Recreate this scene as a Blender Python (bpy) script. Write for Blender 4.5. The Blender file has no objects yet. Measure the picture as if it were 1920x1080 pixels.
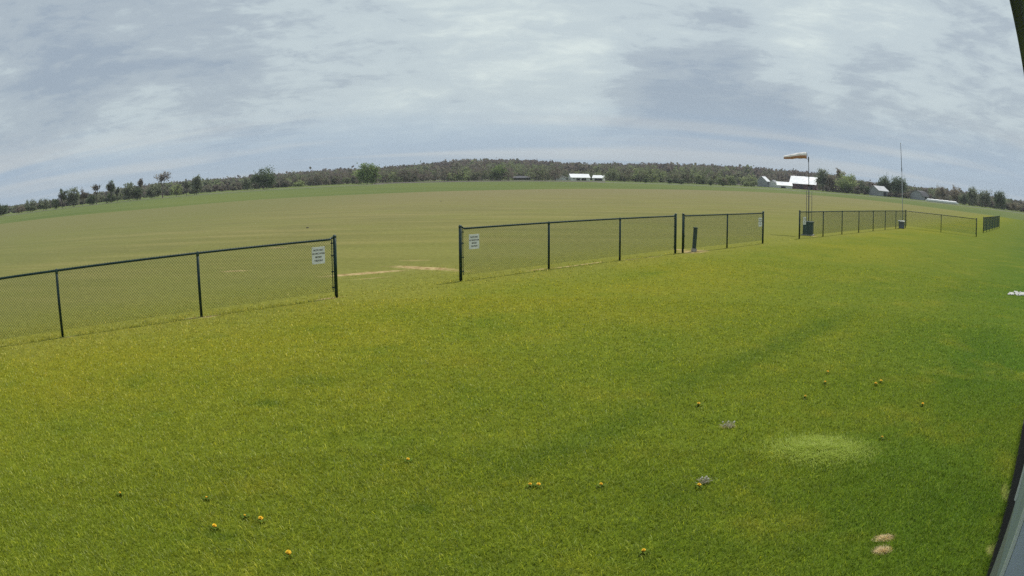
import bpy, math, random
import numpy as np
from mathutils import Vector, Matrix

R = math.radians
scene = bpy.context.scene
col = scene.collection

# ------------------------------------------------------------------ camera (security camera, wide lens with barrel curve)
LENS_A, LENS_B = 0.72358, 0.07683          # angle from axis = A r + B r^3, r = 1 at half the picture width
PITCH, ROLL, CAM_H = -0.158666, 0.0027027, 2.4292
cd = bpy.data.cameras.new('camera')
cam = bpy.data.objects.new('camera', cd)
col.objects.link(cam)
scene.camera = cam
scene.render.engine = 'CYCLES'
cd.type = 'PANO'
cd.sensor_fit = 'HORIZONTAL'
cd.sensor_width, cd.sensor_height = 36.0, 20.25
cd.clip_start, cd.clip_end = 0.05, 9000
cy = cd
cy.panorama_type = 'FISHEYE_LENS_POLYNOMIAL'
cy.fisheye_fov = R(150)
cy.fisheye_polynomial_k0 = 0.0
cy.fisheye_polynomial_k1 = -LENS_A / 18
cy.fisheye_polynomial_k2 = 0.0
cy.fisheye_polynomial_k3 = -LENS_B / 18 ** 3
cy.fisheye_polynomial_k4 = 0.0
cam.location = (0, 0, CAM_H)
cam.rotation_euler = (Matrix.Rotation(PITCH, 3, 'X') @ Matrix.Rotation(ROLL, 3, 'Y') @ Matrix.Rotation(R(90), 3, 'X')).to_euler()

# ------------------------------------------------------------------ world, sun, exposure
SUN_AZ, SUN_EL = R(41), R(61)
world = bpy.data.worlds.new("World")
scene.world = world
world.use_nodes = True
sun_d = bpy.data.lights.new('sun', 'SUN')
sun_d.energy = 2.3
sun_d.angle = R(1.6)
sun_d.color = (1.0, 0.955, 0.88)
sun = bpy.data.objects.new('sun', sun_d)
col.objects.link(sun)
sdir = Vector((math.sin(SUN_AZ) * math.cos(SUN_EL), math.cos(SUN_AZ) * math.cos(SUN_EL), math.sin(SUN_EL)))
sun.rotation_euler = sdir.to_track_quat('Z', 'Y').to_euler()
sun.location = (20, 20, 60)
vs = scene.view_settings
vs.view_transform = 'Standard'
vs.look = 'None'
vs.gamma = 1
vs.use_curve_mapping = False
vs.exposure = 0.45
SKY_GAIN = 0.86
scene.cycles.use_denoising = False
scene.cycles.use_adaptive_sampling = False
scene.cycles.max_bounces = 5
scene.cycles.transparent_max_bounces = 8
scene.cycles.volume_bounces = 0
scene.cycles.sample_clamp_indirect = 4


class NT:
    """Small helper for building node trees."""
    def __init__(self, tree):
        self.t = tree
        self.n = tree.nodes
        self.l = tree.links

    def node(self, typ, **kw):
        nd = self.n.new(typ)
        for k, v in kw.items():
            setattr(nd, k, v)
        return nd

    def put(self, sock, v):
        if hasattr(v, 'is_linked'):
            self.l.new(v, sock)
        else:
            sock.default_value = v

    def math(self, op, a, b=0.0, c=None, clamp=False):
        nd = self.node('ShaderNodeMath', operation=op)
        nd.use_clamp = clamp
        self.put(nd.inputs[0], a)
        self.put(nd.inputs[1], b)
        if c is not None:
            self.put(nd.inputs[2], c)
        return nd.outputs[0]

    def vmath(self, op, a, b=(0, 0, 0)):
        nd = self.node('ShaderNodeVectorMath', operation=op)
        self.put(nd.inputs[0], a)
        self.put(nd.inputs[1], b)
        return nd.outputs['Value'] if op in ('DOT_PRODUCT', 'LENGTH', 'DISTANCE') else nd.outputs[0]

    def ss(self, v, a, b, lo=0.0, hi=1.0):
        nd = self.node('ShaderNodeMapRange')
        nd.interpolation_type = 'SMOOTHSTEP'
        self.put(nd.inputs['Value'], v)
        nd.inputs['From Min'].default_value = a
        nd.inputs['From Max'].default_value = b
        nd.inputs['To Min'].default_value = lo
        nd.inputs['To Max'].default_value = hi
        return nd.outputs[0]

    def noise(self, vec, scale, detail=3.0, rough=0.5, dist=0.0, dims='3D'):
        nd = self.node('ShaderNodeTexNoise')
        nd.noise_dimensions = dims
        self.put(nd.inputs['Vector'], vec)
        nd.inputs['Scale'].default_value = scale
        nd.inputs['Detail'].default_value = detail
        nd.inputs['Roughness'].default_value = rough
        nd.inputs['Distortion'].default_value = dist
        return nd.outputs[0]

    def mix(self, f, a, b, mode='MIX'):
        nd = self.node('ShaderNodeMix', data_type='RGBA', blend_type=mode)
        self.put(nd.inputs['Factor'], f)
        self.put(nd.inputs[6], a)
        self.put(nd.inputs[7], b)
        return nd.outputs[2]

    def mapping(self, vec, loc=(0, 0, 0), rot=(0, 0, 0), scale=(1, 1, 1)):
        nd = self.node('ShaderNodeMapping')
        self.put(nd.inputs['Vector'], vec)
        nd.inputs['Location'].default_value = loc
        nd.inputs['Rotation'].default_value = rot
        nd.inputs['Scale'].default_value = scale
        return nd.outputs[0]


def C(r, g, b):
    """sRGB 0..255 to a linear RGBA tuple."""
    f = lambda c: (c / 255 / 12.92) if c / 255 <= 0.04045 else ((c / 255 + 0.055) / 1.055) ** 2.4
    return (f(r), f(g), f(b), 1.0)


def build_world():
    w = NT(world.node_tree)
    w.n.clear()
    out = w.node('ShaderNodeOutputWorld')
    sky = w.node('ShaderNodeTexSky', sky_type='NISHITA')
    sky.sun_disc = False
    sky.sun_elevation = SUN_EL
    sky.sun_rotation = SUN_AZ
    bg1 = w.node('ShaderNodeBackground')
    bg1.inputs['Strength'].default_value = 0.05
    w.l.new(sky.outputs[0], bg1.inputs['Color'])
    tc = w.node('ShaderNodeTexCoord')
    d = tc.outputs['Generated']
    sep = w.node('ShaderNodeSeparateXYZ')
    w.l.new(d, sep.inputs[0])
    z = w.math('MAXIMUM', sep.outputs[2], 0.0)
    zz = w.math('ADD', z, 0.07)
    comb = w.node('ShaderNodeCombineXYZ')
    w.l.new(w.math('DIVIDE', sep.outputs[0], zz), comb.inputs[0])
    w.l.new(w.math('DIVIDE', sep.outputs[1], zz), comb.inputs[1])
    p = comb.outputs[0]
    q = w.mapping(d, (0.35, 0.1, 0.6), (0, R(3), 0), (1.0, 1.0, 3.4))
    n1 = w.noise(q, 1.7, 3, 0.5, 0.3)
    n2 = w.noise(w.mapping(d, (2.3, 0.7, 0.2), (0, R(-5), 0), (1.0, 1.0, 3.8)), 6.5, 6, 0.60, 0.5)
    n4 = w.noise(w.mapping(d, (0.3, 4.7, 1.2), (0, R(4), 0), (1.0, 1.0, 3.2)), 21, 5, 0.62, 0.8)
    n5 = w.noise(w.mapping(p, (0.7, 3.1, 0), (0, 0, R(-18)), (0.45, 1.5, 1)), 1.6, 5, 0.6, 0.6)
    n3 = w.noise(w.mapping(p, (1.3, 9.2, 0), (0, 0, R(5)), (0.16, 0.55, 1)), 0.8, 4, 0.5, 0.3)
    v = w.math('ADD', w.math('MULTIPLY', n1, 0.34), w.math('ADD', w.math('MULTIPLY', n2, 0.31), w.math('ADD', w.math('MULTIPLY', n4, 0.14), w.math('MULTIPLY', n5, 0.12))))
    # the larger cloud masses: thin bright veil overhead, heavier cloud to the left and low on the right
    for px_, py_, half, amt in CLOUDS:
        c_ = ray(px_, py_)
        k_ = w.vmath('DOT_PRODUCT', d, tuple(c_))
        v = w.math('ADD', v, w.ss(k_, math.cos(half), 1.0, 0.0, amt))
    ramp = w.node('ShaderNodeValToRGB')
    cr = ramp.color_ramp
    cr.interpolation = 'EASE'
    cr.elements[0].position = 0.35
    cr.elements[0].color = C(150, 164, 178)
    cr.elements[1].position = 0.67
    cr.elements[1].color = C(216, 226, 222)
    e = cr.elements.new(0.43)
    e.color = C(166, 178, 187)
    e = cr.elements.new(0.51)
    e.color = C(188, 200, 204)
    w.l.new(v, ramp.inputs[0])
    # low on the sky: blue gaps between long pale streaks
    low = w.ss(z, 0.03, 0.13, 1.0, 0.0)
    streak = w.ss(n3, 0.44, 0.62)
    lowcol = w.mix(streak, C(150, 174, 200), C(198, 203, 206))
    colr = w.mix(w.math('MULTIPLY', low, 0.72), ramp.outputs[0], lowcol)
    colr = w.mix(w.ss(z, 0.0, 0.06, 0.6, 0.0), colr, C(172, 192, 212))
    bg2 = w.node('ShaderNodeBackground')
    w.l.new(colr, bg2.inputs['Color'])
    bg2.inputs['Strength'].default_value = SKY_GAIN
    mx = w.node('ShaderNodeMixShader')
    mx.inputs[0].default_value = 0.9
    w.l.new(bg1.outputs[0], mx.inputs[1])
    w.l.new(bg2.outputs[0], mx.inputs[2])
    w.l.new(mx.outputs[0], out.inputs[0])


# ------------------------------------------------------------------ picture ray -> world (flat land) helpers
def ray(px, py):
    u, v = (px - 960) / 960, (540 - py) / 960
    r = math.hypot(u, v) + 1e-9
    th = LENS_A * r + LENS_B * r ** 3
    x, y, z = math.sin(th) * u / r, math.cos(th), math.sin(th) * v / r
    c, s = math.cos(ROLL), math.sin(ROLL)
    x, z = x * c + z * s, -x * s + z * c
    c, s = math.cos(PITCH), math.sin(PITCH)
    return Vector((x, y * c - z * s, y * s + z * c))


def gnd(px, py, z=0.0):
    d = ray(px, py)
    t = (z - CAM_H) / d.z
    return Vector((d.x * t, d.y * t, z))


def far(px, py, D):
    """Point at horizontal distance D along the ray."""
    d = ray(px, py)
    t = D / math.hypot(d.x, d.y)
    return Vector((d.x * t, d.y * t, CAM_H + d.z * t))


CLOUDS = [(1080, -20, 0.75, 0.08), (1400, 105, 0.22, 0.035), (30, 150, 0.5, -0.045), (1330, 222, 0.20, -0.17), (1600, 215, 0.16, -0.045), (1820, 70, 0.40, 0.075), (1490, 125, 0.10, 0.05), (560, 215, 0.3, -0.015), (1150, 262, 0.12, 0.05), (250, 295, 0.16, 0.055), (720, 300, 0.12, 0.04), (1900, 250, 0.2, -0.03)]
build_world()

HORI = [(-60, 420), (0, 410), (120, 392), (240, 376), (360, 365), (480, 357), (600, 350), (700, 345), (800, 341), (900, 338.5), (1000, 338),
        (1080, 338), (1200, 340), (1320, 344), (1440, 350), (1540, 356), (1640, 364), (1720, 372), (1800, 380), (1860, 387.5), (1915, 396), (1980, 405)]


def basey(px):
    return float(np.interp(px, [a for a, b in HORI], [b for a, b in HORI]))


# ------------------------------------------------------------------ object helpers
def link(o):
    col.objects.link(o)
    return o


def tag(o, label=None, cat=None, group=None, kind=None):
    if label:
        o['label'] = label
    if cat:
        o['category'] = cat
    if group:
        o['group'] = group
    if kind:
        o['kind'] = kind
    return o


def empty(name, loc, label, cat, group=None, rz=0.0):
    o = bpy.data.objects.new(name, None)
    o.empty_display_size = 0.3
    o.location = loc
    o.rotation_euler = (0, 0, rz)
    link(o)
    return tag(o, label, cat, group)


class MB:
    def __init__(self):
        self.v, self.f, self.tint = [], [], []

    def add(self, vs, fs, tint=0.5):
        b = len(self.v)
        self.v += [tuple(x) for x in vs]
        for f in fs:
            self.f.append(tuple(i + b for i in f))
            self.tint.append(tint)

    def box(self, c, s, rz=0.0, m=None):
        x, y, z = s[0] / 2, s[1] / 2, s[2] / 2
        pts = [Vector((a * x, b * y, e * z)) for a in (-1, 1) for b in (-1, 1) for e in (-1, 1)]
        M = m if m is not None else Matrix.Rotation(rz, 3, 'Z')
        pts = [M @ p + Vector(c) for p in pts]
        self.add(pts, [(0, 1, 3, 2), (4, 6, 7, 5), (0, 4, 5, 1), (2, 3, 7, 6), (0, 2, 6, 4), (1, 5, 7, 3)])

    def tube(self, p0, p1, r0, r1=None, n=8, cap=True, tint=0.5):
        r1 = r0 if r1 is None else r1
        p0, p1 = Vector(p0), Vector(p1)
        ax = (p1 - p0)
        if ax.length < 1e-7:
            return
        q = ax.to_track_quat('Z', 'Y')
        vs, fs = [], []
        for p, r in ((p0, r0), (p1, r1)):
            for k in range(n):
                a = 2 * math.pi * k / n
                vs.append(p + q @ Vector((r * math.cos(a), r * math.sin(a), 0)))
        for k in range(n):
            k2 = (k + 1) % n
            fs.append((k, k2, n + k2, n + k))
        if cap:
            fs.append(tuple(reversed(range(n))))
            fs.append(tuple(range(n, 2 * n)))
        self.add(vs, fs, tint)

    def path(self, pts, rads, n=8, cap=True):
        """Swept tube with shared rings."""
        pts = [Vector(p) for p in pts]
        vs, fs = [], []
        for i, p in enumerate(pts):
            a = pts[max(i - 1, 0)]
            b = pts[min(i + 1, len(pts) - 1)]
            q = (b - a).to_track_quat('Z', 'Y')
            for k in range(n):
                t = 2 * math.pi * k / n
                vs.append(p + q @ Vector((rads[i] * math.cos(t), rads[i] * math.sin(t), 0)))
        for i in range(len(pts) - 1):
            for k in range(n):
                k2 = (k + 1) % n
                fs.append((i * n + k, i * n + k2, (i + 1) * n + k2, (i + 1) * n + k))
        if cap:
            fs.append(tuple(reversed(range(n))))
            fs.append(tuple(range((len(pts) - 1) * n, len(pts) * n)))
        self.add(vs, fs)

    def lathe(self, prof, n=16, c=(0, 0, 0)):
        vs, fs = [], []
        for r, z in prof:
            for k in range(n):
                a = 2 * math.pi * k / n
                vs.append((c[0] + r * math.cos(a), c[1] + r * math.sin(a), c[2] + z))
        for i in range(len(prof) - 1):
            for k in range(n):
                k2 = (k + 1) % n
                fs.append((i * n + k, i * n + k2, (i + 1) * n + k2, (i + 1) * n + k))
        fs.append(tuple(reversed(range(n))))
        fs.append(tuple(range((len(prof) - 1) * n, len(prof) * n)))
        self.add(vs, fs)

    def mesh(self, name):
        me = bpy.data.meshes.new(name)
        me.from_pydata(self.v, [], self.f)
        return me

    def build(self, name, mat, parent=None, loc=(0, 0, 0), smooth=False, tint=False, bevel=0.0):
        me = self.mesh(name)
        me.materials.append(mat)
        if tint:
            at = me.attributes.new('tint', 'FLOAT', 'FACE')
            at.data.foreach_set('value', self.tint)
        if smooth:
            me.polygons.foreach_set('use_smooth', [True] * len(me.polygons))
        o = link(bpy.data.objects.new(name, me))
        o.location = loc
        if parent:
            o.parent = parent
        if bevel:
            m = o.modifiers.new('bevel', 'BEVEL')
            m.width = bevel
            m.segments = 2
            m.limit_method = 'ANGLE'
        return o


def np_mesh(name, verts, faces, mat, attrs=None, parent=None):
    """verts (n,3); faces (m,k) all the same size."""
    me = bpy.data.meshes.new(name)
    n, (m, k) = len(verts), faces.shape
    me.vertices.add(n)
    me.vertices.foreach_set('co', np.ascontiguousarray(verts, dtype=np.float32).ravel())
    me.loops.add(m * k)
    me.loops.foreach_set('vertex_index', np.ascontiguousarray(faces, dtype=np.int32).ravel())
    me.polygons.add(m)
    me.polygons.foreach_set('loop_start', np.arange(0, m * k, k, dtype=np.int32))
    me.update(calc_edges=True)
    me.materials.append(mat)
    for nm, (dom, data) in (attrs or {}).items():
        a = me.attributes.new(nm, 'FLOAT', dom)
        a.data.foreach_set('value', np.ascontiguousarray(data, dtype=np.float32))
    o = link(bpy.data.objects.new(name, me))
    if parent:
        o.parent = parent
    return o


# ------------------------------------------------------------------ materials
def mat_new(name):
    m = bpy.data.materials.new(name)
    m.use_nodes = True
    t = NT(m.node_tree)
    b = t.n['Principled BSDF']
    return m, t, b


def simple(name, c, rough=0.6, metal=0.0, var=0.15, scale=6.0, spec=0.5, bump=0.0):
    m, t, b = mat_new(name)
    geo = t.node('ShaderNodeNewGeometry')
    n = t.noise(geo.outputs['Position'], scale, 5, 0.6)
    f = t.ss(n, 0.3, 0.7, 1 - var, 1 + var)
    hs = t.node('ShaderNodeHueSaturation')
    hs.inputs['Color'].default_value = c
    t.l.new(f, hs.inputs['Value'])
    t.l.new(hs.outputs[0], b.inputs['Base Color'])
    t.l.new(t.ss(n, 0.2, 0.8, max(rough - 0.12, 0.05), min(rough + 0.12, 1)), b.inputs['Roughness'])
    b.inputs['Metallic'].default_value = metal
    b.inputs['Specular IOR Level'].default_value = spec
    if bump:
        bp = t.node('ShaderNodeBump')
        bp.inputs['Strength'].default_value = bump
        t.l.new(n, bp.inputs['Height'])
        t.l.new(bp.outputs[0], b.inputs['Normal'])
    return m


M_green = simple('green_vinyl', (0.004, 0.027, 0.024, 1), 0.38, 0, 0.2, 9, spec=.35)
M_wire = simple('green_wire', (0.014, 0.062, 0.066, 1), 0.36, 0, 0.15, 9)
M_cap = simple('post_cap', (0.02, 0.05, 0.042, 1), 0.4, 0, 0.2, 9)
M_sign = simple('sign_white', (0.86, 0.86, 0.87, 1), 0.45, 0, 0.05, 5)
M_ink = simple('sign_ink', (0.03, 0.03, 0.035, 1), 0.6, 0, 0.1, 5)
M_tie = simple('steel_tie', (0.35, 0.36, 0.37, 1), 0.4, 0.8, 0.1, 9)
M_pole = simple('weathered_pole', (0.10, 0.10, 0.11, 1), 0.5, 0.5, 0.2, 5)
M_pale = simple('pale_pole', (0.42, 0.44, 0.46, 1), 0.45, 0.2, 0.12, 5)
M_cab = simple('cabinet_green', (0.028, 0.055, 0.050, 1), 0.5, 0, 0.18, 3)
M_greybox = simple('grey_blue_box', (0.12, 0.14, 0.18, 1), 0.5, 0, 0.15, 4)
M_white = simple('white_paint', (0.74, 0.75, 0.76, 1), 0.45, 0, 0.06, 3)
M_conc = simple('concrete', (0.36, 0.34, 0.30, 1), 0.9, 0, 0.2, 7, bump=0.2)
M_bark = simple('bark', (0.085, 0.072, 0.062, 1), 0.9, 0, 0.3, 1.2)
M_barkr = simple('reddish_bark', (0.13, 0.098, 0.090, 1), 0.9, 0, 0.3, 1.2)
M_stone = simple('white_stone', (0.62, 0.60, 0.57, 1), 0.8, 0, 0.25, 9)


# mowing line of the fence: d > 0 beyond it
FP = (-1.19, 16.22)
FD = (0.738, 0.675)
FN = (-0.675, 0.738)

BARE = []   # (x, y, rx, ry, rot, strength)  sandy / dead spots with a shape of their own


def bare(px, py, rx, ry, rot=0.0, s=1.0):
    p = gnd(px, py)
    BARE.append((p.x, p.y, rx, ry, rot, s))


FA = math.atan2(FD[1], FD[0])
# worn tracks in the gateway
bare(685, 512, 1.2, 0.24, R(28), 1.0)
bare(665, 515, 0.8, 0.10, R(30), 0.8)
bare(700, 521, 0.55, 0.07, R(30), 0.6)
bare(795, 502.5, 1.15, 0.30, R(-22), 1.0)
bare(765, 499.5, 0.5, 0.16, R(-15), 0.9)
bare(840, 506, 0.7, 0.2, R(-30), 0.5)
bare(778, 488, 0.5, 0.2, R(0), 0.35)
bare(521, 464, 0.45, 0.22, R(10), 0.75)
bare(440, 508, 0.5, 0.2, R(10), 0.6)
# earth at the fence posts
for px, py, rx, s in ((620, 559, 0.34, 0.9), (388, 594, 0.3, 0.75), (365, 596, 0.25, 0.5), (1010, 505, 0.5, 0.75), (1060, 500, 0.55, 0.65),
                      (1090, 496, 0.6, 0.7), (1112, 493, 0.45, 0.7), (1185, 486, 0.5, 0.5), (1225, 482, 0.5, 0.45), (1528, 443, 0.5, 0.85), (128, 632, 0.25, 0.5)):
    bare(px, py, rx, 0.1, FA, s)
bare(1300, 471.5, 0.85, 0.42, FA, 0.85)
bare(1275, 468, 0.3, 0.3, FA, 0.7)
# little dead spots in the near lawn
bare(1656, 1011, 0.095, 0.05, R(-10), 1.0)
bare(1653, 1034, 0.085, 0.055, R(0), 1.0)
bare(1862, 1035, 0.07, 0.10, R(-40), 0.4)
bare(1885, 925, 0.05, 0.20, R(-40), 0.3)
bare(1365, 800, 0.10, 0.07, R(0), 0.6)

GREEN = []  # lusher darker patches of turf: same tuple


def lush(px, py, rx, ry, rot=0.0, s=1.0):
    p = gnd(px, py)
    GREEN.append((p.x, p.y, rx, ry, rot, s))


lush(500, 757, 0.26, 0.18, 0, 0.5)
lush(300, 778, 0.22, 0.14, 0, 0.35)
lush(790, 957, 0.13, 0.12, 0, 0.5)
lush(415, 1005, 0.16, 0.1, 0, 0.4)
lush(340, 1010, 0.14, 0.08, 0, 0.3)
lush(575, 715, 0.5, 0.3, 0, 0.3)
lush(1270, 935, 0.25, 0.14, 0, 0.25)
lush(1480, 640, 4.6, 0.42, R(42), 0.42)
lush(1120, 815, 1.6, 0.34, R(44), 0.38)
lush(1790, 545, 3.5, 0.8, R(44), 0.18)
lush(1840, 660, 3.0, 0.7, R(44), 0.22)


def turf_group():
    g = bpy.data.node_groups.new('turf_colour', 'ShaderNodeTree')
    g.interface.new_socket('Color', in_out='OUTPUT', socket_type='NodeSocketColor')
    g.interface.new_socket('Bare', in_out='OUTPUT', socket_type='NodeSocketFloat')
    t = NT(g)
    out = t.node('NodeGroupOutput')
    geo = t.node('ShaderNodeNewGeometry')
    P = t.vmath('MULTIPLY', geo.outputs['Position'], (1, 1, 0))
    d = t.vmath('DOT_PRODUCT', t.vmath('SUBTRACT', P, (FP[0], FP[1], 0)), (FN[0], FN[1], 0))
    warp = t.noise(P, 0.35, 3)
    dw = t.math('ADD', d, t.math('MULTIPLY_ADD', warp, 2.4, -1.2))
    big = t.noise(P, 0.16, 4, 0.6)
    mid = t.noise(P, 0.75, 5, 0.62)
    fine = t.noise(P, 5.0, 4, 0.65)
    tiny = t.noise(P, 38.0, 3, 0.7)
    # camera-side lawn: yellow-green, lusher and darker towards the building
    lawn = t.mix(t.ss(dw, -12.8, -8.6), C(82, 111, 30), C(110, 123, 34))
    lawn = t.mix(t.ss(dw, -8.8, -3.2), lawn, C(133, 135, 38))
    lawn = t.mix(t.ss(big, 0.36, 0.64, 0.0, 0.6), lawn, C(108, 124, 34))
    lawn = t.mix(t.ss(mid, 0.50, 0.74, 0.0, 0.42), lawn, C(143, 141, 46))
    lawn = t.mix(t.ss(mid, 0.28, 0.48, 0.42, 0.0), lawn, C(88, 112, 28))
    # strip right along the fence: taller and paler
    lawn = t.mix(t.ss(dw, -2.6, -0.2, 0, 0.55), lawn, C(142, 142, 62))
    # mown flying field: olive with mowing streaks along the fence direction
    st = t.mapping(P, (0, 0, 0), (0, 0, -FA + R(3)), (0.05, 0.9, 1))
    s1 = t.noise(st, 0.75, 4, 0.6)
    s2 = t.noise(t.mapping(P, (5, 3, 0), (0, 0, -FA + R(3)), (0.03, 0.35, 1)), 0.55, 3, 0.6)
    field = t.mix(t.ss(s1, 0.36, 0.64), C(124, 122, 62), C(153, 144, 86))
    field = t.mix(t.ss(s2, 0.38, 0.62, 0.0, 0.4), field, C(130, 130, 72))
    pat = t.noise(t.mapping(P, (2, 7, 0), (0, 0, -FA), (0.25, 0.8, 1)), 0.5, 6, 0.65)
    field = t.mix(t.ss(pat, 0.42, 0.62, 0.0, 0.7), field, C(117, 118, 62))
    tuf = t.noise(t.mapping(P, (9, 4, 0), (0, 0, -FA), (0.6, 1.3, 1)), 1.1, 4, 0.6)
    field = t.mix(t.ss(tuf, 0.60, 0.74, 0.0, 0.5), field, C(170, 160, 102))
    field = t.mix(t.ss(d, 0, 20, 0.7, 0.0), field, C(131, 133, 56))
    field = t.mix(t.ss(big, 0.40, 0.66, 0, 0.5), field, C(134, 137, 62))
    # farther out browner
    field = t.mix(t.ss(d, 14, 75, 0, 0.72), field, C(137, 127, 92))
    field = t.mix(t.ss(mid, 0.62, 0.74, 0, 0.35), field, C(176, 160, 98))
    field = t.mix(t.ss(d, 2, 30, 0.12, 0.34), field, C(143, 138, 101))
    colr = t.mix(t.ss(dw, -1.5, 4.5), lawn, field)
    sepx = t.node('ShaderNodeSeparateXYZ')
    t.l.new(P, sepx.inputs[0])
    # greener turf at the left and at the far right of the field
    colr = t.mix(t.math('MULTIPLY', t.ss(sepx.outputs[0], -9, -30), t.ss(d, 1, 6, 0, 0.35)), colr, C(112, 124, 66))
    colr = t.mix(t.math('MULTIPLY', t.ss(d, -34, -2, 0.6, 0.0), t.ss(sepx.outputs[0], 16, 36)), colr, C(97, 105, 58))
    # fine value breakup
    val = t.math('MULTIPLY', t.ss(fine, 0.25, 0.75, 0.86, 1.14), t.ss(tiny, 0.25, 0.75, 0.78, 1.22))
    hs = t.node('ShaderNodeHueSaturation')
    t.l.new(colr, hs.inputs['Color'])
    t.l.new(val, hs.inputs['Value'])
    colr = hs.outputs[0]
    wv = t.node('ShaderNodeTexNoise')
    t.l.new(P, wv.inputs['Vector'])
    wv.inputs['Scale'].default_value = 4.0
    wv.inputs['Detail'].default_value = 4.0
    off = t.vmath('MULTIPLY', t.vmath('SUBTRACT', wv.outputs['Color'], (0.5, 0.5, 0.5)), (1, 1, 0))
    off2 = t.node('ShaderNodeVectorMath', operation='SCALE')
    t.l.new(off, off2.inputs[0])
    off2.inputs['Scale'].default_value = 1.1

    def blobs(lst, soft):
        acc = 0.0
        for (x, y, rx, ry, rot, s) in lst:
            if s <= 0:
                continue
            q = t.mapping(P, (x, y, 0), (0, 0, rot), (rx, ry, 1))
            q.node.vector_type = 'TEXTURE'
            qq = t.vmath('ADD', q, off2.outputs[0])
            l = t.vmath('LENGTH', qq)
            k = t.ss(l, soft, 1.25, s, 0.0)
            acc = k if acc == 0.0 else t.math('MAXIMUM', acc, k)
        return acc
    gm = blobs(GREEN, 0.1)
    colr = t.mix(gm, colr, C(66, 96, 26))
    bm = blobs(BARE, 0.35)
    soil = t.mix(t.ss(fine, 0.35, 0.65), C(158, 126, 84), C(216, 192, 142))
    colr = t.mix(t.math('MULTIPLY', bm, 0.9), colr, soil)
    t.l.new(colr, out.inputs[0])
    t.l.new(bm, out.inputs[1])
    return g


TURF = turf_group()


def turf_mat(name, gain):
    m, t, b = mat_new(name)
    g = t.node('ShaderNodeGroup')
    g.node_tree = TURF
    hs = t.node('ShaderNodeHueSaturation')
    t.l.new(g.outputs[0], hs.inputs['Color'])
    hs.inputs['Value'].default_value = gain
    t.l.new(hs.outputs[0], b.inputs['Base Color'])
    b.inputs['Roughness'].default_value = 0.95
    b.inputs['Specular IOR Level'].default_value = 0.08
    geo = t.node('ShaderNodeNewGeometry')
    nz = t.noise(geo.outputs['Position'], 26, 3, 0.7)
    bp = t.node('ShaderNodeBump')
    bp.inputs['Strength'].default_value = 0.35
    bp.inputs['Distance'].default_value = 0.03
    t.l.new(nz, bp.inputs['Height'])
    t.l.new(bp.outputs[0], b.inputs['Normal'])
    return m


GROUND_GAIN = 0.80
BLADE_GAIN = 1.72
M_turf = turf_mat('turf', GROUND_GAIN)


def blade_mat():
    m, t, b = mat_new('grass_blade')
    out = t.n['Material Output']
    t.n.remove(b)
    g = t.node('ShaderNodeGroup')
    g.node_tree = TURF
    at = t.node('ShaderNodeAttribute', attribute_name='tint')
    dr = t.node('ShaderNodeAttribute', attribute_name='dry')
    hs = t.node('ShaderNodeHueSaturation')
    t.l.new(g.outputs[0], hs.inputs['Color'])
    t.l.new(t.math('MULTIPLY_ADD', at.outputs['Fac'], 0.95 * BLADE_GAIN, 0.58 * BLADE_GAIN), hs.inputs['Value'])
    hs.inputs['Saturation'].default_value = 1.02
    t.l.new(t.math('MULTIPLY_ADD', at.outputs['Fac'], -0.030, 0.506), hs.inputs['Hue'])
    c1 = t.mix(t.ss(dr.outputs['Fac'], 0.0, 1.0), hs.outputs[0], C(198, 214, 110))
    df = t.node('ShaderNodeBsdfDiffuse')
    t.l.new(c1, df.inputs['Color'])
    tr = t.node('ShaderNodeBsdfTranslucent')
    t.l.new(c1, tr.inputs['Color'])
    gl = t.node('ShaderNodeBsdfGlossy')
    gl.inputs['Roughness'].default_value = 0.45
    gl.inputs['Color'].default_value = (0.5, 0.5, 0.5, 1)
    m1 = t.node('ShaderNodeMixShader')
    m1.inputs[0].default_value = 0.4
    t.l.new(df.outputs[0], m1.inputs[1])
    t.l.new(tr.outputs[0], m1.inputs[2])
    m2 = t.node('ShaderNodeMixShader')
    m2.inputs[0].default_value = 0.045
    t.l.new(m1.outputs[0], m2.inputs[1])
    t.l.new(gl.outputs[0], m2.inputs[2])
    t.l.new(m2.outputs[0], out.inputs[0])
    return m


M_blade = blade_mat()


def foliage_mat(name, stops, trans=0.42):
    m, t, b = mat_new(name)
    out = t.n['Material Output']
    t.n.remove(b)
    at = t.node('ShaderNodeAttribute', attribute_name='tint')
    rp = t.node('ShaderNodeValToRGB')
    while len(rp.color_ramp.elements) < len(stops):
        rp.color_ramp.elements.new(0.5)
    for e, (p, c) in zip(rp.color_ramp.elements, stops):
        e.position, e.color = p, c
    t.l.new(at.outputs['Fac'], rp.inputs[0])
    df = t.node('ShaderNodeBsdfDiffuse')
    tr = t.node('ShaderNodeBsdfTranslucent')
    t.l.new(rp.outputs[0], df.inputs['Color'])
    t.l.new(rp.outputs[0], tr.inputs['Color'])
    mx = t.node('ShaderNodeMixShader')
    mx.inputs[0].default_value = trans
    t.l.new(df.outputs[0], mx.inputs[1])
    t.l.new(tr.outputs[0], mx.inputs[2])
    t.l.new(mx.outputs[0], out.inputs[0])
    return m


def L(r, g, b):
    return (r, g, b, 1.0)


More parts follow.
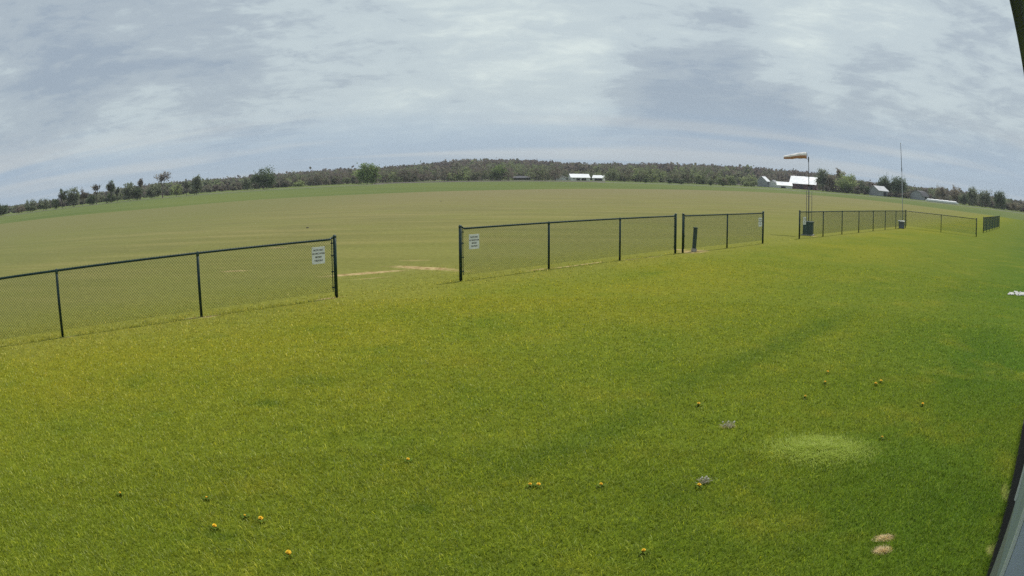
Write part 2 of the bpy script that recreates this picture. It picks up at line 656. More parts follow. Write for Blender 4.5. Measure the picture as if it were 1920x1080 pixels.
MF = {
    'green': foliage_mat('leaf_green', [(0, L(0.124, 0.171, 0.083)), (.5, L(0.222, 0.301, 0.110)), (1, L(0.385, 0.478, 0.170))]),
    'dark': foliage_mat('leaf_dark', [(0, L(0.086, 0.110, 0.068)), (.5, L(0.142, 0.185, 0.098)), (1, L(0.247, 0.301, 0.160))]),
    'grey': foliage_mat('leaf_grey', [(0, L(0.142, 0.160, 0.117)), (.5, L(0.227, 0.257, 0.168)), (1, L(0.355, 0.394, 0.247))]),
    'bud': foliage_mat('leaf_bud', [(0, L(0.191, 0.160, 0.130)), (.5, L(0.301, 0.254, 0.191)), (1, L(0.432, 0.376, 0.262))]),
    'pale': foliage_mat('leaf_pale', [(0, L(0.203, 0.247, 0.110)), (.5, L(0.355, 0.417, 0.178)), (1, L(0.509, 0.570, 0.262))]),
}
M_wood = foliage_mat('mixed_woodland', [(0, L(0.132, 0.109, 0.098)), (.3, L(0.212, 0.173, 0.147)), (.5, L(0.196, 0.187, 0.129)), (.72, L(0.192, 0.217, 0.120)), (.88, L(0.255, 0.292, 0.138)), (1, L(0.355, 0.390, 0.189))])

# ------------------------------------------------------------------ land
def polygon(name, pts, z, mat, kind='structure'):
    me = bpy.data.meshes.new(name)
    me.from_pydata([(p[0], p[1], z) for p in pts], [], [tuple(range(len(pts)))])
    me.materials.append(mat)
    o = link(bpy.data.objects.new(name, me))
    return tag(o, kind=kind)


def crop_mat():
    m, t, b = mat_new('far_field')
    geo = t.node('ShaderNodeNewGeometry')
    P = geo.outputs['Position']
    n1 = t.noise(t.mapping(P, (0, 0, 0), (0, 0, R(-20)), (0.02, 0.12, 1)), 0.6, 4, 0.6)
    n2 = t.noise(P, 0.02, 3)
    c = t.mix(t.ss(n1, 0.3, 0.7), C(104, 119, 68), C(117, 128, 76))
    c = t.mix(t.ss(n2, 0.4, 0.65, 0, 0.5), c, C(126, 134, 74))
    hs = t.node('ShaderNodeHueSaturation')
    t.l.new(c, hs.inputs['Color'])
    hs.inputs['Value'].default_value = GROUND_GAIN * 0.98
    t.l.new(hs.outputs[0], b.inputs['Base Color'])
    b.inputs['Roughness'].default_value = 1
    b.inputs['Specular IOR Level'].default_value = 0.05
    return m


M_crop = crop_mat()
polygon('ground', [(3600 * math.cos(a), 3600 * math.sin(a)) for a in np.linspace(0, 2 * math.pi, 96, endpoint=False)], -0.008, M_crop)
# mown land: outline against the taller crop (picture points on the ground), split along the fence into lawn and flying field
edge_px = [(-60, 428), (100, 408), (300, 390), (480, 374.5), (600, 368), (700, 363.5), (800, 359.5), (900, 357), (1000, 355), (1100, 354), (1200, 354.5),
           (1300, 356), (1400, 359), (1500, 364), (1600, 372), (1700, 383), (1800, 396), (1880, 407), (1925, 414)]
edge = [gnd(*p) for p in edge_px]


def along(s, off=0.0):
    return (FP[0] + FD[0] * s + FN[0] * off, FP[1] + FD[1] * s + FN[1] * off)


e_right = edge[-1]
s_end = (e_right.x - FP[0]) * FD[0] + (e_right.y - FP[1]) * FD[1]
field_poly = [along(-62), along(s_end)] + [(p.x, p.y) for p in reversed(edge)]
polygon('flying_field', field_poly, -0.004, M_turf)
lawn_poly = [along(s_end), along(-62), along(-62, -40), along(s_end, -40)]
polygon('lawn', lawn_poly, 0.0, M_turf)
M_soil = simple('ploughed_soil', (0.085, 0.068, 0.055, 1), 0.95, 0, 0.25, 0.2)
M_road = simple('gravel_track', (0.17, 0.165, 0.13, 1), 0.95, 0, 0.2, 0.3)


def strip(name, pxs, D0, D1, z, mat):
    a, b = [], []
    for px in pxs:
        d = ray(px, basey(px))
        h = math.hypot(d.x, d.y)
        a.append((d.x / h * D0, d.y / h * D0))
        b.append((d.x / h * D1, d.y / h * D1))
    polygon(name, a + b[::-1], z, mat)


M_dull = simple('dry_margin', (0.16, 0.15, 0.105, 1), 0.95, 0, 0.2, 0.3)
strip('ploughed_soil', np.linspace(700, 1135, 12), 330, 400, 0.02, M_soil)
strip('farm_track', np.linspace(1120, 1990, 16), 300, 318, 0.02, M_road)
strip('field_margin', np.linspace(-80, 720, 12), 282, 300, 0.02, M_dull)

# ------------------------------------------------------------------ wooded hill far behind
RIDGE = [(-80, 398), (0, 392), (60, 386), (120, 376), (190, 364), (250, 353), (330, 345), (400, 340), (480, 334), (560, 326), (620, 321), (680, 319), (740, 315), (800, 309),
         (850, 304), (900, 302), (950, 302), (1000, 303), (1040, 307), (1080, 310), (1150, 310), (1200, 309.5), (1280, 310), (1340, 312),
         (1400, 315), (1440, 319.5), (1500, 324), (1540, 327), (1600, 340), (1660, 350), (1740, 356), (1800, 362), (1860, 372), (1900, 379), (1980, 390)]
AZ, RZ, AZB = [], [], []
for px, py in RIDGE:
    d = ray(px, py)
    AZ.append(math.atan2(d.x, d.y))
    RZ.append(d.z / math.hypot(d.x, d.y))
DR = 950.0
TREE_TOP = 10.0


def hill_z(az, D):
    top = np.maximum(CAM_H + np.interp(az, AZ, RZ) * DR - TREE_TOP, 0.0)
    k = np.clip((D - 470) / (DR - 470), 0, 1)
    k = k * k * (3 - 2 * k)
    k2 = np.clip((1900 - D) / (1900 - DR), 0, 1)
    return top * k * k2 * k2 * (3 - 2 * k2)


def make_hill():
    az = np.linspace(AZ[0], AZ[-1], 150)
    Ds = np.concatenate([np.linspace(470, DR, 26), np.linspace(DR + 60, 1900, 10)])
    A, D = np.meshgrid(az, Ds, indexing='ij')
    Z = hill_z(A, D) - 0.5
    V = np.stack([np.sin(A) * D, np.cos(A) * D, Z], -1).reshape(-1, 3)
    n, m = A.shape
    i, j = np.meshgrid(np.arange(n - 1), np.arange(m - 1), indexing='ij')
    a = (i * m + j).ravel()
    F = np.stack([a, a + 1, a + m + 1, a + m], 1)
    o = np_mesh('hill', V, F, simple('hill_floor', (0.07, 0.062, 0.045, 1), 1, 0, 0.3, 0.03))
    tag(o, kind='structure')


make_hill()


def rand_quads(cent, size, rng, up=0.35):
    """Small randomly turned quads at the given centres."""
    n = len(cent)
    a = rng.normal(size=(n, 3))
    a[:, 2] += up * np.sign(a[:, 2])
    a /= np.linalg.norm(a, axis=1, keepdims=True)
    b = np.cross(a, rng.normal(size=(n, 3)))
    b /= np.linalg.norm(b, axis=1, keepdims=True)
    c = np.cross(a, b)
    s = (np.asarray(size) * rng.uniform(0.6, 1.3, n))[:, None]
    V = np.stack([cent - b * s - c * s * .7, cent + b * s - c * s * .7, cent + b * s + c * s * .7, cent - b * s + c * s * .7], 1).reshape(-1, 3)
    F = np.arange(4 * n).reshape(n, 4)
    return V, F


def crowns(name, pos, hgt, wid, tint, nleaf, lsize, seed, label, cat):
    """A wood that reads as one mass: many crowns of leaf clumps and stems in one object."""
    rng = np.random.default_rng(seed)
    Vs, Fs, Ts, off = [], [], [], 0
    n = len(pos)
    cl = 9
    # clumps
    ang = rng.uniform(0, 2 * np.pi, (n, cl))
    zz = rng.uniform(0.2, 0.93, (n, cl))
    prof = np.sqrt(np.clip(1 - ((zz - 0.5) / 0.56) ** 2, 0.05, 1))
    rr = rng.uniform(0.2, 1.0, (n, cl)) ** .6 * prof * wid[:, None] * .5
    cc = np.stack([pos[:, None, 0] + np.cos(ang) * rr, pos[:, None, 1] + np.sin(ang) * rr, pos[:, None, 2] + zz * hgt[:, None]], -1)
    ct = tint[:, None] + rng.normal(0, .07, (n, cl))
    k = max(nleaf // cl, 1)
    sp = (0.13 * np.minimum(wid, hgt))[:, None, None, None]
    lv = cc[:, :, None, :] + rng.normal(size=(n, cl, k, 3)) * sp
    lv[..., 2] = np.maximum(lv[..., 2], pos[:, None, None, 2] + .1)
    lt = np.clip(ct[:, :, None] + rng.normal(0, .05, (n, cl, k)), 0, 1)
    V, F = rand_quads(lv.reshape(-1, 3), lsize, rng)
    # stems
    w = hgt * 0.014 + .05
    p0 = pos.copy()
    p1 = pos + np.stack([rng.normal(0, .4, n), rng.normal(0, .4, n), hgt * .75], 1)
    t = np.array([-pos[:, 1], pos[:, 0], np.zeros(n)]).T
    t /= np.linalg.norm(t, axis=1, keepdims=True)
    r = np.stack([t[:, 1], -t[:, 0], t[:, 2]], 1)
    SV, SF = [], []
    for q in (t, r):
        SV.append(np.stack([p0 - q * w[:, None], p0 + q * w[:, None], p1 + q * w[:, None] * .3, p1 - q * w[:, None] * .3], 1).reshape(-1, 3))
    SV = np.concatenate(SV)
    SF = np.arange(len(SV)).reshape(-1, 4) + len(V)
    V = np.concatenate([V, SV])
    F = np.concatenate([F, SF])
    T = np.concatenate([lt.ravel(), np.full(len(SF), .03)])
    o = np_mesh(name, V, F, M_wood, {'tint': ('FACE', T)})
    return tag(o, label, cat, kind='stuff')


def make_woods():
    rng = np.random.default_rng(5)
    # hill wood, mostly leafless grey brown
    n = 4600
    az = rng.uniform(AZ[0], AZ[-1], n)
    D = 500 + (DR + 60 - 500) * rng.uniform(0, 1, n) ** 0.85
    z = hill_z(az, D)
    keep = (z > 1.0) | (D > 560)
    az, D, z = az[keep], D[keep], z[keep]
    n = len(az)
    pos = np.stack([np.sin(az) * D, np.cos(az) * D, z - .3], 1)
    top = CAM_H + np.interp(az, AZ, RZ) * DR
    hgt = np.clip(rng.normal(9.5, 1.6, n), 5, 14)
    hgt = np.minimum(hgt, np.maximum(top * D / DR + (1 - D / DR) * 3 + rng.normal(0, .45, n) - z + .5, 3.5))
    wid = hgt * rng.uniform(1.0, 1.7, n)
    patch = np.sin(az * 41 + D * .013) * .12 + np.sin(az * 97 + 2) * .1
    tint = np.clip(.26 + patch * .8 + rng.normal(0, .08, n) + np.where((rng.uniform(size=n) < .14) & (D < 720), .32, 0) + (D < 620) * .22, .02, .98)
    crowns('hill_woodland', pos, hgt, wid, tint, 90, 1.15, 11, 'grey brown early spring woodland covering the long hill behind the fields', 'woodland')
    # hedgerow and copse along the far edge of the field
    n = 950
    px = rng.uniform(-70, 1990, n)
    az = np.array([math.atan2(*ray(p, basey(p)).xy) for p in px])
    D = rng.uniform(395, 470, n)
    H = np.interp(px, [-70, 60, 110, 300, 380, 480, 560, 650, 720, 790, 860, 960, 1050, 1060, 1130, 1140, 1230, 1330, 1430, 1440, 1540, 1620, 1640, 1690, 1700, 1800, 1880, 1990],
                  [3, 2.6, 3.4, 5.0, 4.0, 4.0, 6.5, 7.2, 8, 7, 8.5, 9.5, 8.5, 6.5, 6, 7.5, 8.5, 8, 6.5, 6, 5, 3.5, 3, 3, 3.6, 4, 4.5, 5])
    hgt = H * rng.uniform(.5, 1.08, n)
    # keep the farm buildings clear
    blocked = np.zeros(n, bool)
    for a, b in ((1046, 1140), (1420, 1540), (1628, 1664), (1708, 1800), (958, 995)):
        blocked |= (px > a - 3) & (px < b + 3)
    D = np.where(blocked, rng.uniform(488, 520, n), D)
    pos = np.stack([np.sin(az) * D, np.cos(az) * D, np.zeros(n)], 1)
    wid = hgt * rng.uniform(.8, 1.4, n)
    gre = np.interp(px, [-70, 380, 400, 480, 560, 620, 700, 820, 1000, 1130, 1250, 1420, 1440, 1640, 1990], [.5, .5, .33, .3, .55, .35, .6, .5, .55, .68, .7, .75, .5, .3, .42])
    tint = np.clip(gre + rng.normal(0, .17, n), .02, .98)
    crowns('hedgerow', pos, hgt, wid, tint, 150, 0.42, 12, 'tangled hedgerow of budding bushes along the far edge of the field', 'hedgerow')


make_woods()

# ------------------------------------------------------------------ single trees
def skeleton(h, w, style, rng):
    segs, tips = [], []
    rt = max((0.021 if style == 'vase' else 0.016) * h, 0.1)

    def limb(p, d, length, r, lev):
        nseg = 3
        pts = [p]
        for k in range(nseg):
            d = (d + Vector((rng.gauss(0, .14), rng.gauss(0, .14), rng.gauss(.05, .1)))).normalized()
            q = pts[-1] + d * (length / nseg)
            segs.append((pts[-1], q, r * (1 - .26 * k), r * (1 - .26 * (k + 1)), 5 if lev == 0 else 4 if lev == 1 else 3))
            pts.append(q)
            if lev < 3 and k >= (0 if lev else 1):
                for _ in range(2 if lev < 2 else 1):
                    side = Vector((rng.gauss(0, 1), rng.gauss(0, 1), rng.gauss(.25, .5))).normalized()
                    nd = (d * .75 + side * .75).normalized()
                    limb(q, nd, length * rng.uniform(.45, .68), r * (.55 - .1 * k), lev + 1)
        tips.append(pts[-1])
        if lev >= 1:
            tips.append(pts[-2])
    fork = h * (0.42 if style == 'vase' else 0.16 if style != 'slender' else 0.3)
    top = Vector((rng.gauss(0, .02 * h), rng.gauss(0, .02 * h), fork))
    segs.append((Vector((0, 0, -.2)), top * .5, rt * 1.25, rt, 6))
    segs.append((top * .5, top, rt, rt * .85, 6))
    nl = 5 if style == 'vase' else 6
    for k in range(nl):
        a = 2 * math.pi * (k + rng.uniform(-.25, .25)) / nl
        lean = w / h * (1.0 if style == 'vase' else 1.05) * rng.uniform(.45, 1.0)
        d = Vector((math.cos(a) * lean, math.sin(a) * lean, 1)).normalized()
        limb(top, d, (h - fork) * rng.uniform(.46, .6), rt * .62, 0)
    if style != 'vase':
        limb(top, Vector((rng.gauss(0, .06), rng.gauss(0, .06), 1)).normalized(), (h - fork) * .72, rt * .7, 0)
    return segs, tips


def tree(px, ytop, wpx, D, style, leaf, nleaf, label, seed, group='trees along the far field edge', name='tree', bark=None, cat='tree', spread=.085, lsize=None):
    rng = random.Random(seed)
    nrg = np.random.default_rng(seed)
    by = basey(px)
    base = far(px, by, D)
    top = far(px, ytop, D)
    h = top.z
    a, b = ray(px - wpx / 2, by - 10), ray(px + wpx / 2, by - 10)
    w = a.angle(b) * D
    root = empty(name, (base.x, base.y, 0), label, cat, group)
    segs, tips = skeleton(h, w, style, rng)
    # fit the skeleton to the height and width seen
    T = np.array([tuple(t) for t in tips])
    sz = h * .97 / max(T[:, 2].max(), .1)
    sx = w * .47 / max(np.percentile(np.hypot(T[:, 0], T[:, 1]), 93), .1)
    S = Vector((sx, sx, sz))
    mb = MB()
    for p, q, r0, r1, n in segs:
        mb.tube(p * S, q * S, max(r0, .05), max(r1, .045), n, cap=False)
    mb.build('trunk', bark or M_bark, root)
    if nleaf:
        T = T * np.array([sx, sx, sz])
        sel = nrg.choice(len(T), min(len(T), 64), replace=False)
        cen = T[sel]
        if style == 'dense':
            # fill the inside of the crown too
            ex = []
            for _ in range(40):
                z = nrg.uniform(.12, .93)
                rad = w * .43 * math.sqrt(max(1 - ((z - .5) / .55) ** 2, .05)) * nrg.uniform(.15, 1) ** .5
                t = nrg.uniform(0, 2 * math.pi)
                ex.append((rad * math.cos(t), rad * math.sin(t), z * h))
            cen = np.concatenate([cen, np.array(ex)])
        if style in ('slender', 'vase'):
            cen = cen[:26]
        k = max(nleaf // (len(cen) * (2 if style == 'slender' else 1)), 3)
        ct = nrg.uniform(.15, .85, len(cen))
        lv = cen[:, None, :] + nrg.normal(size=(len(cen), k, 3)) * (spread * min(w, h) * nrg.uniform(.6, 1.3, len(cen)))[:, None, None]
        lv[..., 2] = np.maximum(lv[..., 2], .15)
        lt = np.clip(ct[:, None] + nrg.normal(0, .14, (len(cen), k)), 0, 1).ravel()
        V, F = rand_quads(lv.reshape(-1, 3), np.full(len(lt), lsize or (.014 * h + .11)), nrg)
        np_mesh('crown', V, F, MF[leaf], {'tint': ('FACE', lt)}, root)
    return root


LG = 'trees along the left field edge'
RG = 'trees by the farm on the right'
tree(3, 384, 26, 300, 'dense', 'dark', 2600, 'dark bushy tree cut by the left picture edge, end of the far row', 101, LG)
tree(40, 386, 22, 330, 'dense', 'bud', 1500, 'low brownish bush just right of the leftmost dark tree', 102, LG, 'bush', cat='bush')
tree(57, 374, 24, 310, 'dense', 'grey', 1900, 'grey green round tree, left one of the pair near the left picture edge', 103, LG)
tree(82, 372.5, 24, 310, 'dense', 'grey', 1900, 'grey green round tree, right one of the pair near the left picture edge', 104, LG)
tree(104, 374, 16, 300, 'dense', 'dark', 1500, 'dark low bush filling the gap left of the tall pair of leafy trees', 105, LG, 'bush', cat='bush')
tree(117, 353, 18, 300, 'slender', 'dark', 1700, 'tall narrow leafy tree standing first left of its bushy neighbour', 106, LG)
tree(137, 351.5, 24, 300, 'dense', 'grey', 2300, 'tall broad leafy tree beside the narrow one in the left row', 107, LG)
tree(155, 353, 18, 305, 'slender', 'bud', 900, 'thinly leaved brownish tree left of the small bare tree', 108, LG)
tree(181, 343.5, 18, 300, 'vase', 'bud', 120, 'small bare tree with forked grey limbs in the left row', 109, LG)
tree(172, 366, 20, 302, 'dense', 'dark', 1600, 'dark bush at the foot of the small bare forked tree', 110, LG, 'bush', cat='bush')
tree(209, 337, 17, 295, 'slender', 'dark', 1500, 'slender dark tree with a leafy top and see-through trunk', 111, LG)
tree(220, 349, 9, 296, 'slender', 'dark', 500, 'thin sapling touching the right side of the slender dark tree', 112, LG)
tree(206, 363, 26, 298, 'dense', 'dark', 1700, 'dark bush below the slender tree with the leafy top', 113, LG, 'bush', cat='bush')
tree(240, 342, 21, 297, 'dense', 'grey', 2200, 'flat topped grey green tree right of the slender dark tree', 114, LG)
tree(263, 332.5, 15, 300, 'vase', 'bud', 260, 'thin twiggy tree rising above the bushes left of the big bare tree', 115, LG, bark=M_barkr)
tree(258, 350, 20, 298, 'dense', 'dark', 1600, 'dark bush between the flat topped tree and the thin twiggy one', 116, LG, 'bush', cat='bush')
tree(289, 344, 32, 300, 'dense', 'grey', 2600, 'wide low clump of bush left of the big bare tree', 117, LG, 'bush', cat='bush')
tree(305, 318.5, 31, 290, 'vase', 'bud', 140, 'big bare reddish tree with spreading limbs, tallest of the left row', 118, LG, bark=M_barkr)
tree(331, 345, 24, 300, 'dense', 'pale', 900, 'pale thin bush just right of the big bare reddish tree', 119, LG, 'bush', cat='bush')
tree(350, 337, 11, 297, 'slender', 'grey', 900, 'narrow leafy tree, smaller of the two right of the pale bush', 120, LG)
tree(368, 328.5, 21, 297, 'dense', 'grey', 1900, 'taller leafy tree with a twiggy right side beside the narrow one', 121, LG)
tree(495, 315, 44, 330, 'dense', 'dark', 3600, 'big dark tree with a cloud shaped crown left of the green one', 122, 'big trees in front of the hill')
tree(464, 332, 24, 345, 'dense', 'grey', 1500, 'grey bush leaning on the left of the cloud shaped dark tree', 123, LG, 'bush', cat='bush')
tree(688, 307, 40, 320, 'dense', 'green', 4200, 'big dense green tree standing out before the brown hill', 124, 'big trees in front of the hill')
tree(560, 338, 24, 345, 'dense', 'pale', 1500, 'light green bush at the field edge between the two big trees', 125, LG, 'bush', cat='bush')
tree(938, 309, 30, 400, 'dense', 'green', 2200, 'dark green tree at the foot of the hill left of the white sheds', 126, 'big trees in front of the hill')
tree(865, 322, 30, 400, 'dense', 'pale', 1800, 'pale green rounded tree in the wood edge below the hill top', 127, 'big trees in front of the hill')
# right, round the farm
tree(1544, 318, 27, 420, 'dense', 'grey', 3000, 'grey green tree right beside the big white roofed barn', 131, RG)
tree(1560, 327, 22, 415, 'dense', 'bud', 1500, 'brownish budding tree between the barn tree and the round green tree', 132, RG, bark=M_barkr)
tree(1574, 316, 17, 425, 'vase', 'bud', 420, 'tall twiggy tree top showing above the round green tree', 133, RG, bark=M_barkr)
tree(1588, 326, 38, 400, 'dense', 'pale', 4200, 'broad round green tree right of the barn trees', 134, RG)
tree(1615, 337, 20, 410, 'dense', 'grey', 1600, 'smaller grey green tree touching the right of the round green tree', 135, RG)
tree(1627, 348.5, 10, 400, 'dense', 'dark', 1200, 'small dark cone of a tree left of the grey gabled shed', 136, RG, 'evergreen_tree')
tree(1658, 328.5, 27, 420, 'dense', 'dark', 3400, 'large dark tree above the grey gabled shed, left of two', 137, RG)
tree(1685, 330.5, 32, 420, 'dense', 'dark', 3600, 'large dark tree behind the antenna mast, right of two', 138, RG)
tree(1765, 348, 22, 420, 'dense', 'bud', 1500, 'thin brown tree above the long white silage bag', 139, RG, bark=M_barkr)
tree(1792, 350, 24, 410, 'dense', 'bud', 1900, 'reddish brown tree over the right end of the silage bag', 140, RG, bark=M_barkr)
tree(1824, 348.5, 22, 390, 'dense', 'grey', 1900, 'grey twiggy tree with the tallest top in the right hand row', 141, RG)
tree(1808, 361, 22, 385, 'dense', 'dark', 1700, 'dark bush at the foot of the right hand tree row', 142, RG, 'bush', cat='bush')
tree(1846, 354, 24, 385, 'dense', 'grey', 2300, 'grey green tree in the right row left of the end tree', 143, RG)
tree(1874, 357.5, 26, 370, 'dense', 'dark', 3000, 'dark rounded tree closing the right hand row', 144, RG)
tree(1903, 379, 22, 370, 'dense', 'bud', 1200, 'low brown bush beyond the end of the right hand row', 145, RG, 'bush', cat='bush')
SG = 'shrubs in the field margin'
for i, (px, yt, w, lb) in enumerate(((1211, 334, 7, 'first small dark shrub at the field edge right of the white sheds'),
                                     (1256, 335, 11, 'second dark shrub along the field edge right of the white sheds, wider than the first'),
                                     (1277, 336.5, 12, 'third dark shrub along the field edge right of the white sheds, broad and low'),
                                     (1332, 339, 7, 'fourth dark shrub along the field edge right of the white sheds'),
                                     (1355, 341, 8, 'dark shrub of the field edge nearest the grey farmhouse'))):
    tree(px, yt, w, 330, 'dense', 'dark', 500, lb, 160 + i, SG, 'shrub', cat='shrub', lsize=.16)

# ------------------------------------------------------------------ farm buildings in the distance
M_roofw = simple('white_metal_roof', (0.88, 0.89, 0.90, 1), 0.3, 0.0, 0.04, 0.4, spec=.8)
M_roofl = simple('pale_roof', (0.5, 0.51, 0.53, 1), 0.5, 0, 0.08, 0.5)
M_wallw = simple('white_boards', (0.66, 0.66, 0.65, 1), 0.7, 0, 0.08, 0.6)
M_wallg = simple('grey_boards', (0.30, 0.31, 0.33, 1), 0.8, 0, 0.12, 0.6)
M_red = simple('dull_red_boards', (0.115, 0.050, 0.045, 1), 0.85, 0, 0.2, 0.6)
M_brown = simple('brown_boards', (0.075, 0.058, 0.05, 1), 0.85, 0, 0.2, 0.6)
M_dark = simple('dark_opening', (0.02, 0.02, 0.022, 1), 0.9, 0, 0.1, 0.6)
M_roofd = simple('dark_shingles', (0.085, 0.085, 0.095, 1), 0.85, 0, 0.2, 0.6)
M_tan = simple('tan_shingles', (0.22, 0.17, 0.13, 1), 0.85, 0, 0.15, 0.6)


def barn(px0, px1, ytop, D, name, label, cat, wall, roof, depth=9.0, eave=.55, gambrel=False, turn=0.0, doors=(), windows=(), group='farm buildings'):
    """Gabled building; long side across the view unless turned."""
    pc = (px0 + px1) / 2
    by = basey(pc)
    base = far(pc, by, D)
    az = math.atan2(base.x, base.y)
    Lx = ray(px0, by - 6).angle(ray(px1, by - 6)) * D
    H = far(pc, ytop, D).z
    root = empty(name, (base.x, base.y, 0), label, cat, group, rz=-az + turn)
    E_ = H * eave
    x, y = Lx / 2, depth / 2
    if gambrel:
        prof = [(-y, E_), (-y * .62, H * .86), (0, H), (y * .62, H * .86), (y, E_)]
    else:
        prof = [(-y, E_), (0, H), (y, E_)]
    w = MB()
    ring = [(-y, 0)] + prof + [(y, 0)]
    n = len(ring)
    w.add([(-x, a, b) for a, b in ring] + [(x, a, b) for a, b in ring],
          [tuple(range(n))[::-1], tuple(range(n, 2 * n))] + [(0, 1, n + 1, n), (n - 2, n - 1, 2 * n - 1, 2 * n - 2)])
    w.build('wall', wall, root)
    r = MB()
    th, ov = .18, .35
    for (a0, b0), (a1, b1) in zip(prof[:-1], prof[1:]):
        q0, q1 = Vector((0, a0, b0)), Vector((0, a1, b1))
        d = (q1 - q0).normalized()
        if (a0, b0) == prof[0]:
            q0 = q0 - d * ov
        if (a1, b1) == prof[-1]:
            q1 = q1 + d * ov
        nrm = Vector((0, -d.z, d.y)) * th
        up = Vector((0, 0, .02))
        X = x + ov
        vs = []
        for sx in (-X, X):
            vs += [Vector((sx, 0, 0)) + q0 + up, Vector((sx, 0, 0)) + q1 + up, Vector((sx, 0, 0)) + q1 + nrm, Vector((sx, 0, 0)) + q0 + nrm]
        r.add(vs, [(0, 1, 2, 3), (7, 6, 5, 4), (0, 4, 5, 1), (3, 2, 6, 7), (0, 3, 7, 4), (1, 5, 6, 2)])
    r.build('roof', roof, root)
    for fx, fw, fh in doors:
        m = MB()
        m.box((x * fx, -y - .05, fh * E_ / 2), (Lx * fw, .1, fh * E_))
        m.build('door', M_dark, root)
    for fx, fw, fz, fh in windows:
        m = MB()
        m.box((x * fx, -y - .05, fz * E_), (Lx * fw, .1, fh * E_))
        m.build('window', M_dark, root)
    return root


barn(1068, 1103, 326.5, 440, 'shed', 'long white shed with a bright roof below the hill, left of the two white sheds', 'shed', M_wallw, M_roofw, 15, .45, False, R(8),
     doors=((-.25, .2, .8), (.35, .25, .8)), windows=((-.7, .06, .6, .3),))
barn(1113, 1133, 329, 450, 'shed', 'shorter white roofed shed with a dark open side, right of the long white shed', 'shed', M_wallw, M_roofw, 13, .5, False, R(-6), doors=((.1, .7, .85),))
barn(1049, 1057, 330, 440, 'small_house', 'small white gabled house just left of the long white shed', 'house', M_wallw, M_roofd, 7, .5, False, R(70), windows=((0, .2, .6, .35),))
barn(961, 994, 330.5, 452, 'farm_building', 'low brown building under the trees left of the white sheds', 'building', M_brown, M_roofd, 9, .55, False, R(4), windows=((-.4, .12, .6, .3), (.3, .12, .6, .3)))
barn(1425, 1438, 331, 470, 'farmhouse', 'grey house with a pale gable left of the big barn', 'house', M_wallg, M_roofw, 8, .55, False, R(62), windows=((-.4, .12, .6, .3), (.4, .12, .6, .3)))
barn(1446, 1455, 338, 468, 'garage', 'tiny pale garage between the grey house and the long low shed', 'garage', M_wallw, M_wallg, 6, .6, False, R(55), doors=((0, .4, .8),))
barn(1456, 1484, 341.5, 455, 'low_shed', 'long low white shed adjoining the left of the big barn', 'shed', M_wallw, M_roofw, 12, .45, False, R(5), doors=((-.2, .3, .7),))
bb = barn(1484, 1533, 331.5, 470, 'barn', 'big barn with a broad white metal roof over dull red walls', 'barn', M_red, M_roofw, 20, .42, False, R(-7), doors=((-.1, .14, .9), (.55, .18, .8)),
          windows=((-.7, .05, .6, .25), (-.4, .05, .6, .25), (.2, .05, .6, .25)))
barn(1634, 1661, 349, 400, 'gabled_shed', 'grey gabled shed with a white roof under the large dark trees', 'shed', M_wallg, M_roofl, 9, .55, False, R(48), doors=((.2, .25, .8),))
barn(1713, 1735, 358, 400, 'gambrel_barn', 'dark barn with an arched gable left of the long white silage bag', 'barn', M_wallg, M_roofd, 10, .45, True, R(58), doors=((0, .3, .8),))


def silage_bag():
    a = far(1737, basey(1737) + .5, 345)
    b = far(1795, basey(1795) - .5, 345)
    a.z = b.z = 0
    root = empty('silage_bag', a, 'long low white silage bag lying along the field below the right hand trees', 'silage bag')
    v = b - a
    pts, rad = [], []
    for i in range(25):
        t = i / 24
        pts.append(v * t + Vector((0, 0, .62)))
        rad.append(.85 * (1 if 0 < i < 24 else .35) * (1 + .07 * math.sin(i * 1.7)))
    m = MB()
    m.path(pts, rad, 12)
    m.build('bag', M_white, root, smooth=True)
    u = v.normalized()
    for f in (.0, 1.0):
        t = MB()
        t.tube(v * f + Vector((0, 0, .6)), v * f + u * (.9 if f else -.9) + Vector((0, 0, .25)), .3, .12, 8)
        t.build('tied_end', M_white, root)


silage_bag()

# ------------------------------------------------------------------ chain link fences
H_F = 1.22


def wire_panel(Lx, z0, z1, pitch=0.030, r=0.0025):
    """Zigzag wires of a chain link fabric in the local XZ plane, each a three sided wire."""
    nc = max(int(round(Lx / pitch)), 2)
    dx = Lx / nc
    nr = int(round((z1 - z0) / pitch))
    dz = (z1 - z0) / nr
    k = np.arange(nr + 1)
    zs = z0 + k * dz
    P0, P1 = [], []
    for c in range(nc):
        x = c * dx + ((k + c) % 2) * dx
        y = np.where((k + c) % 2 == 0, -.003, .003)
        pts = np.stack([x, y, zs], 1)
        P0.append(pts[:-1])
        P1.append(pts[1:])
    # knuckled ends: short stubs above and below
    P0, P1 = np.concatenate(P0), np.concatenate(P1)
    kx = (np.arange(nc) + (nr + np.arange(nc)) % 2) * dx
    top0 = np.stack([kx, np.zeros(nc), np.full(nc, z1)], 1)
    P0 = np.concatenate([P0, top0])
    P1 = np.concatenate([P1, top0 + np.array([0, 0, .034])])
    d = P1 - P0
    d /= np.linalg.norm(d, axis=1, keepdims=True)
    ny = np.tile(np.array([0, 1.0, 0]), (len(d), 1))
    nx = np.cross(d, ny)
    V = []
    for P in (P0, P1):
        for a in (90, 210, 330):
            V.append(P + r * (math.cos(R(a)) * nx + math.sin(R(a)) * ny))
    V = np.stack(V, 1).reshape(-1, 3)
    b = np.arange(len(P0))[:, None] * 6
    F = np.concatenate([b + np.array([0, 1, 4, 3]), b + np.array([1, 2, 5, 4]), b + np.array([2, 0, 3, 5])])
    return V, F


def post_mesh(r, h, cap):
    m = MB()
    m.lathe([(r, -.05), (r, h)], 14)
    return m.mesh('post')


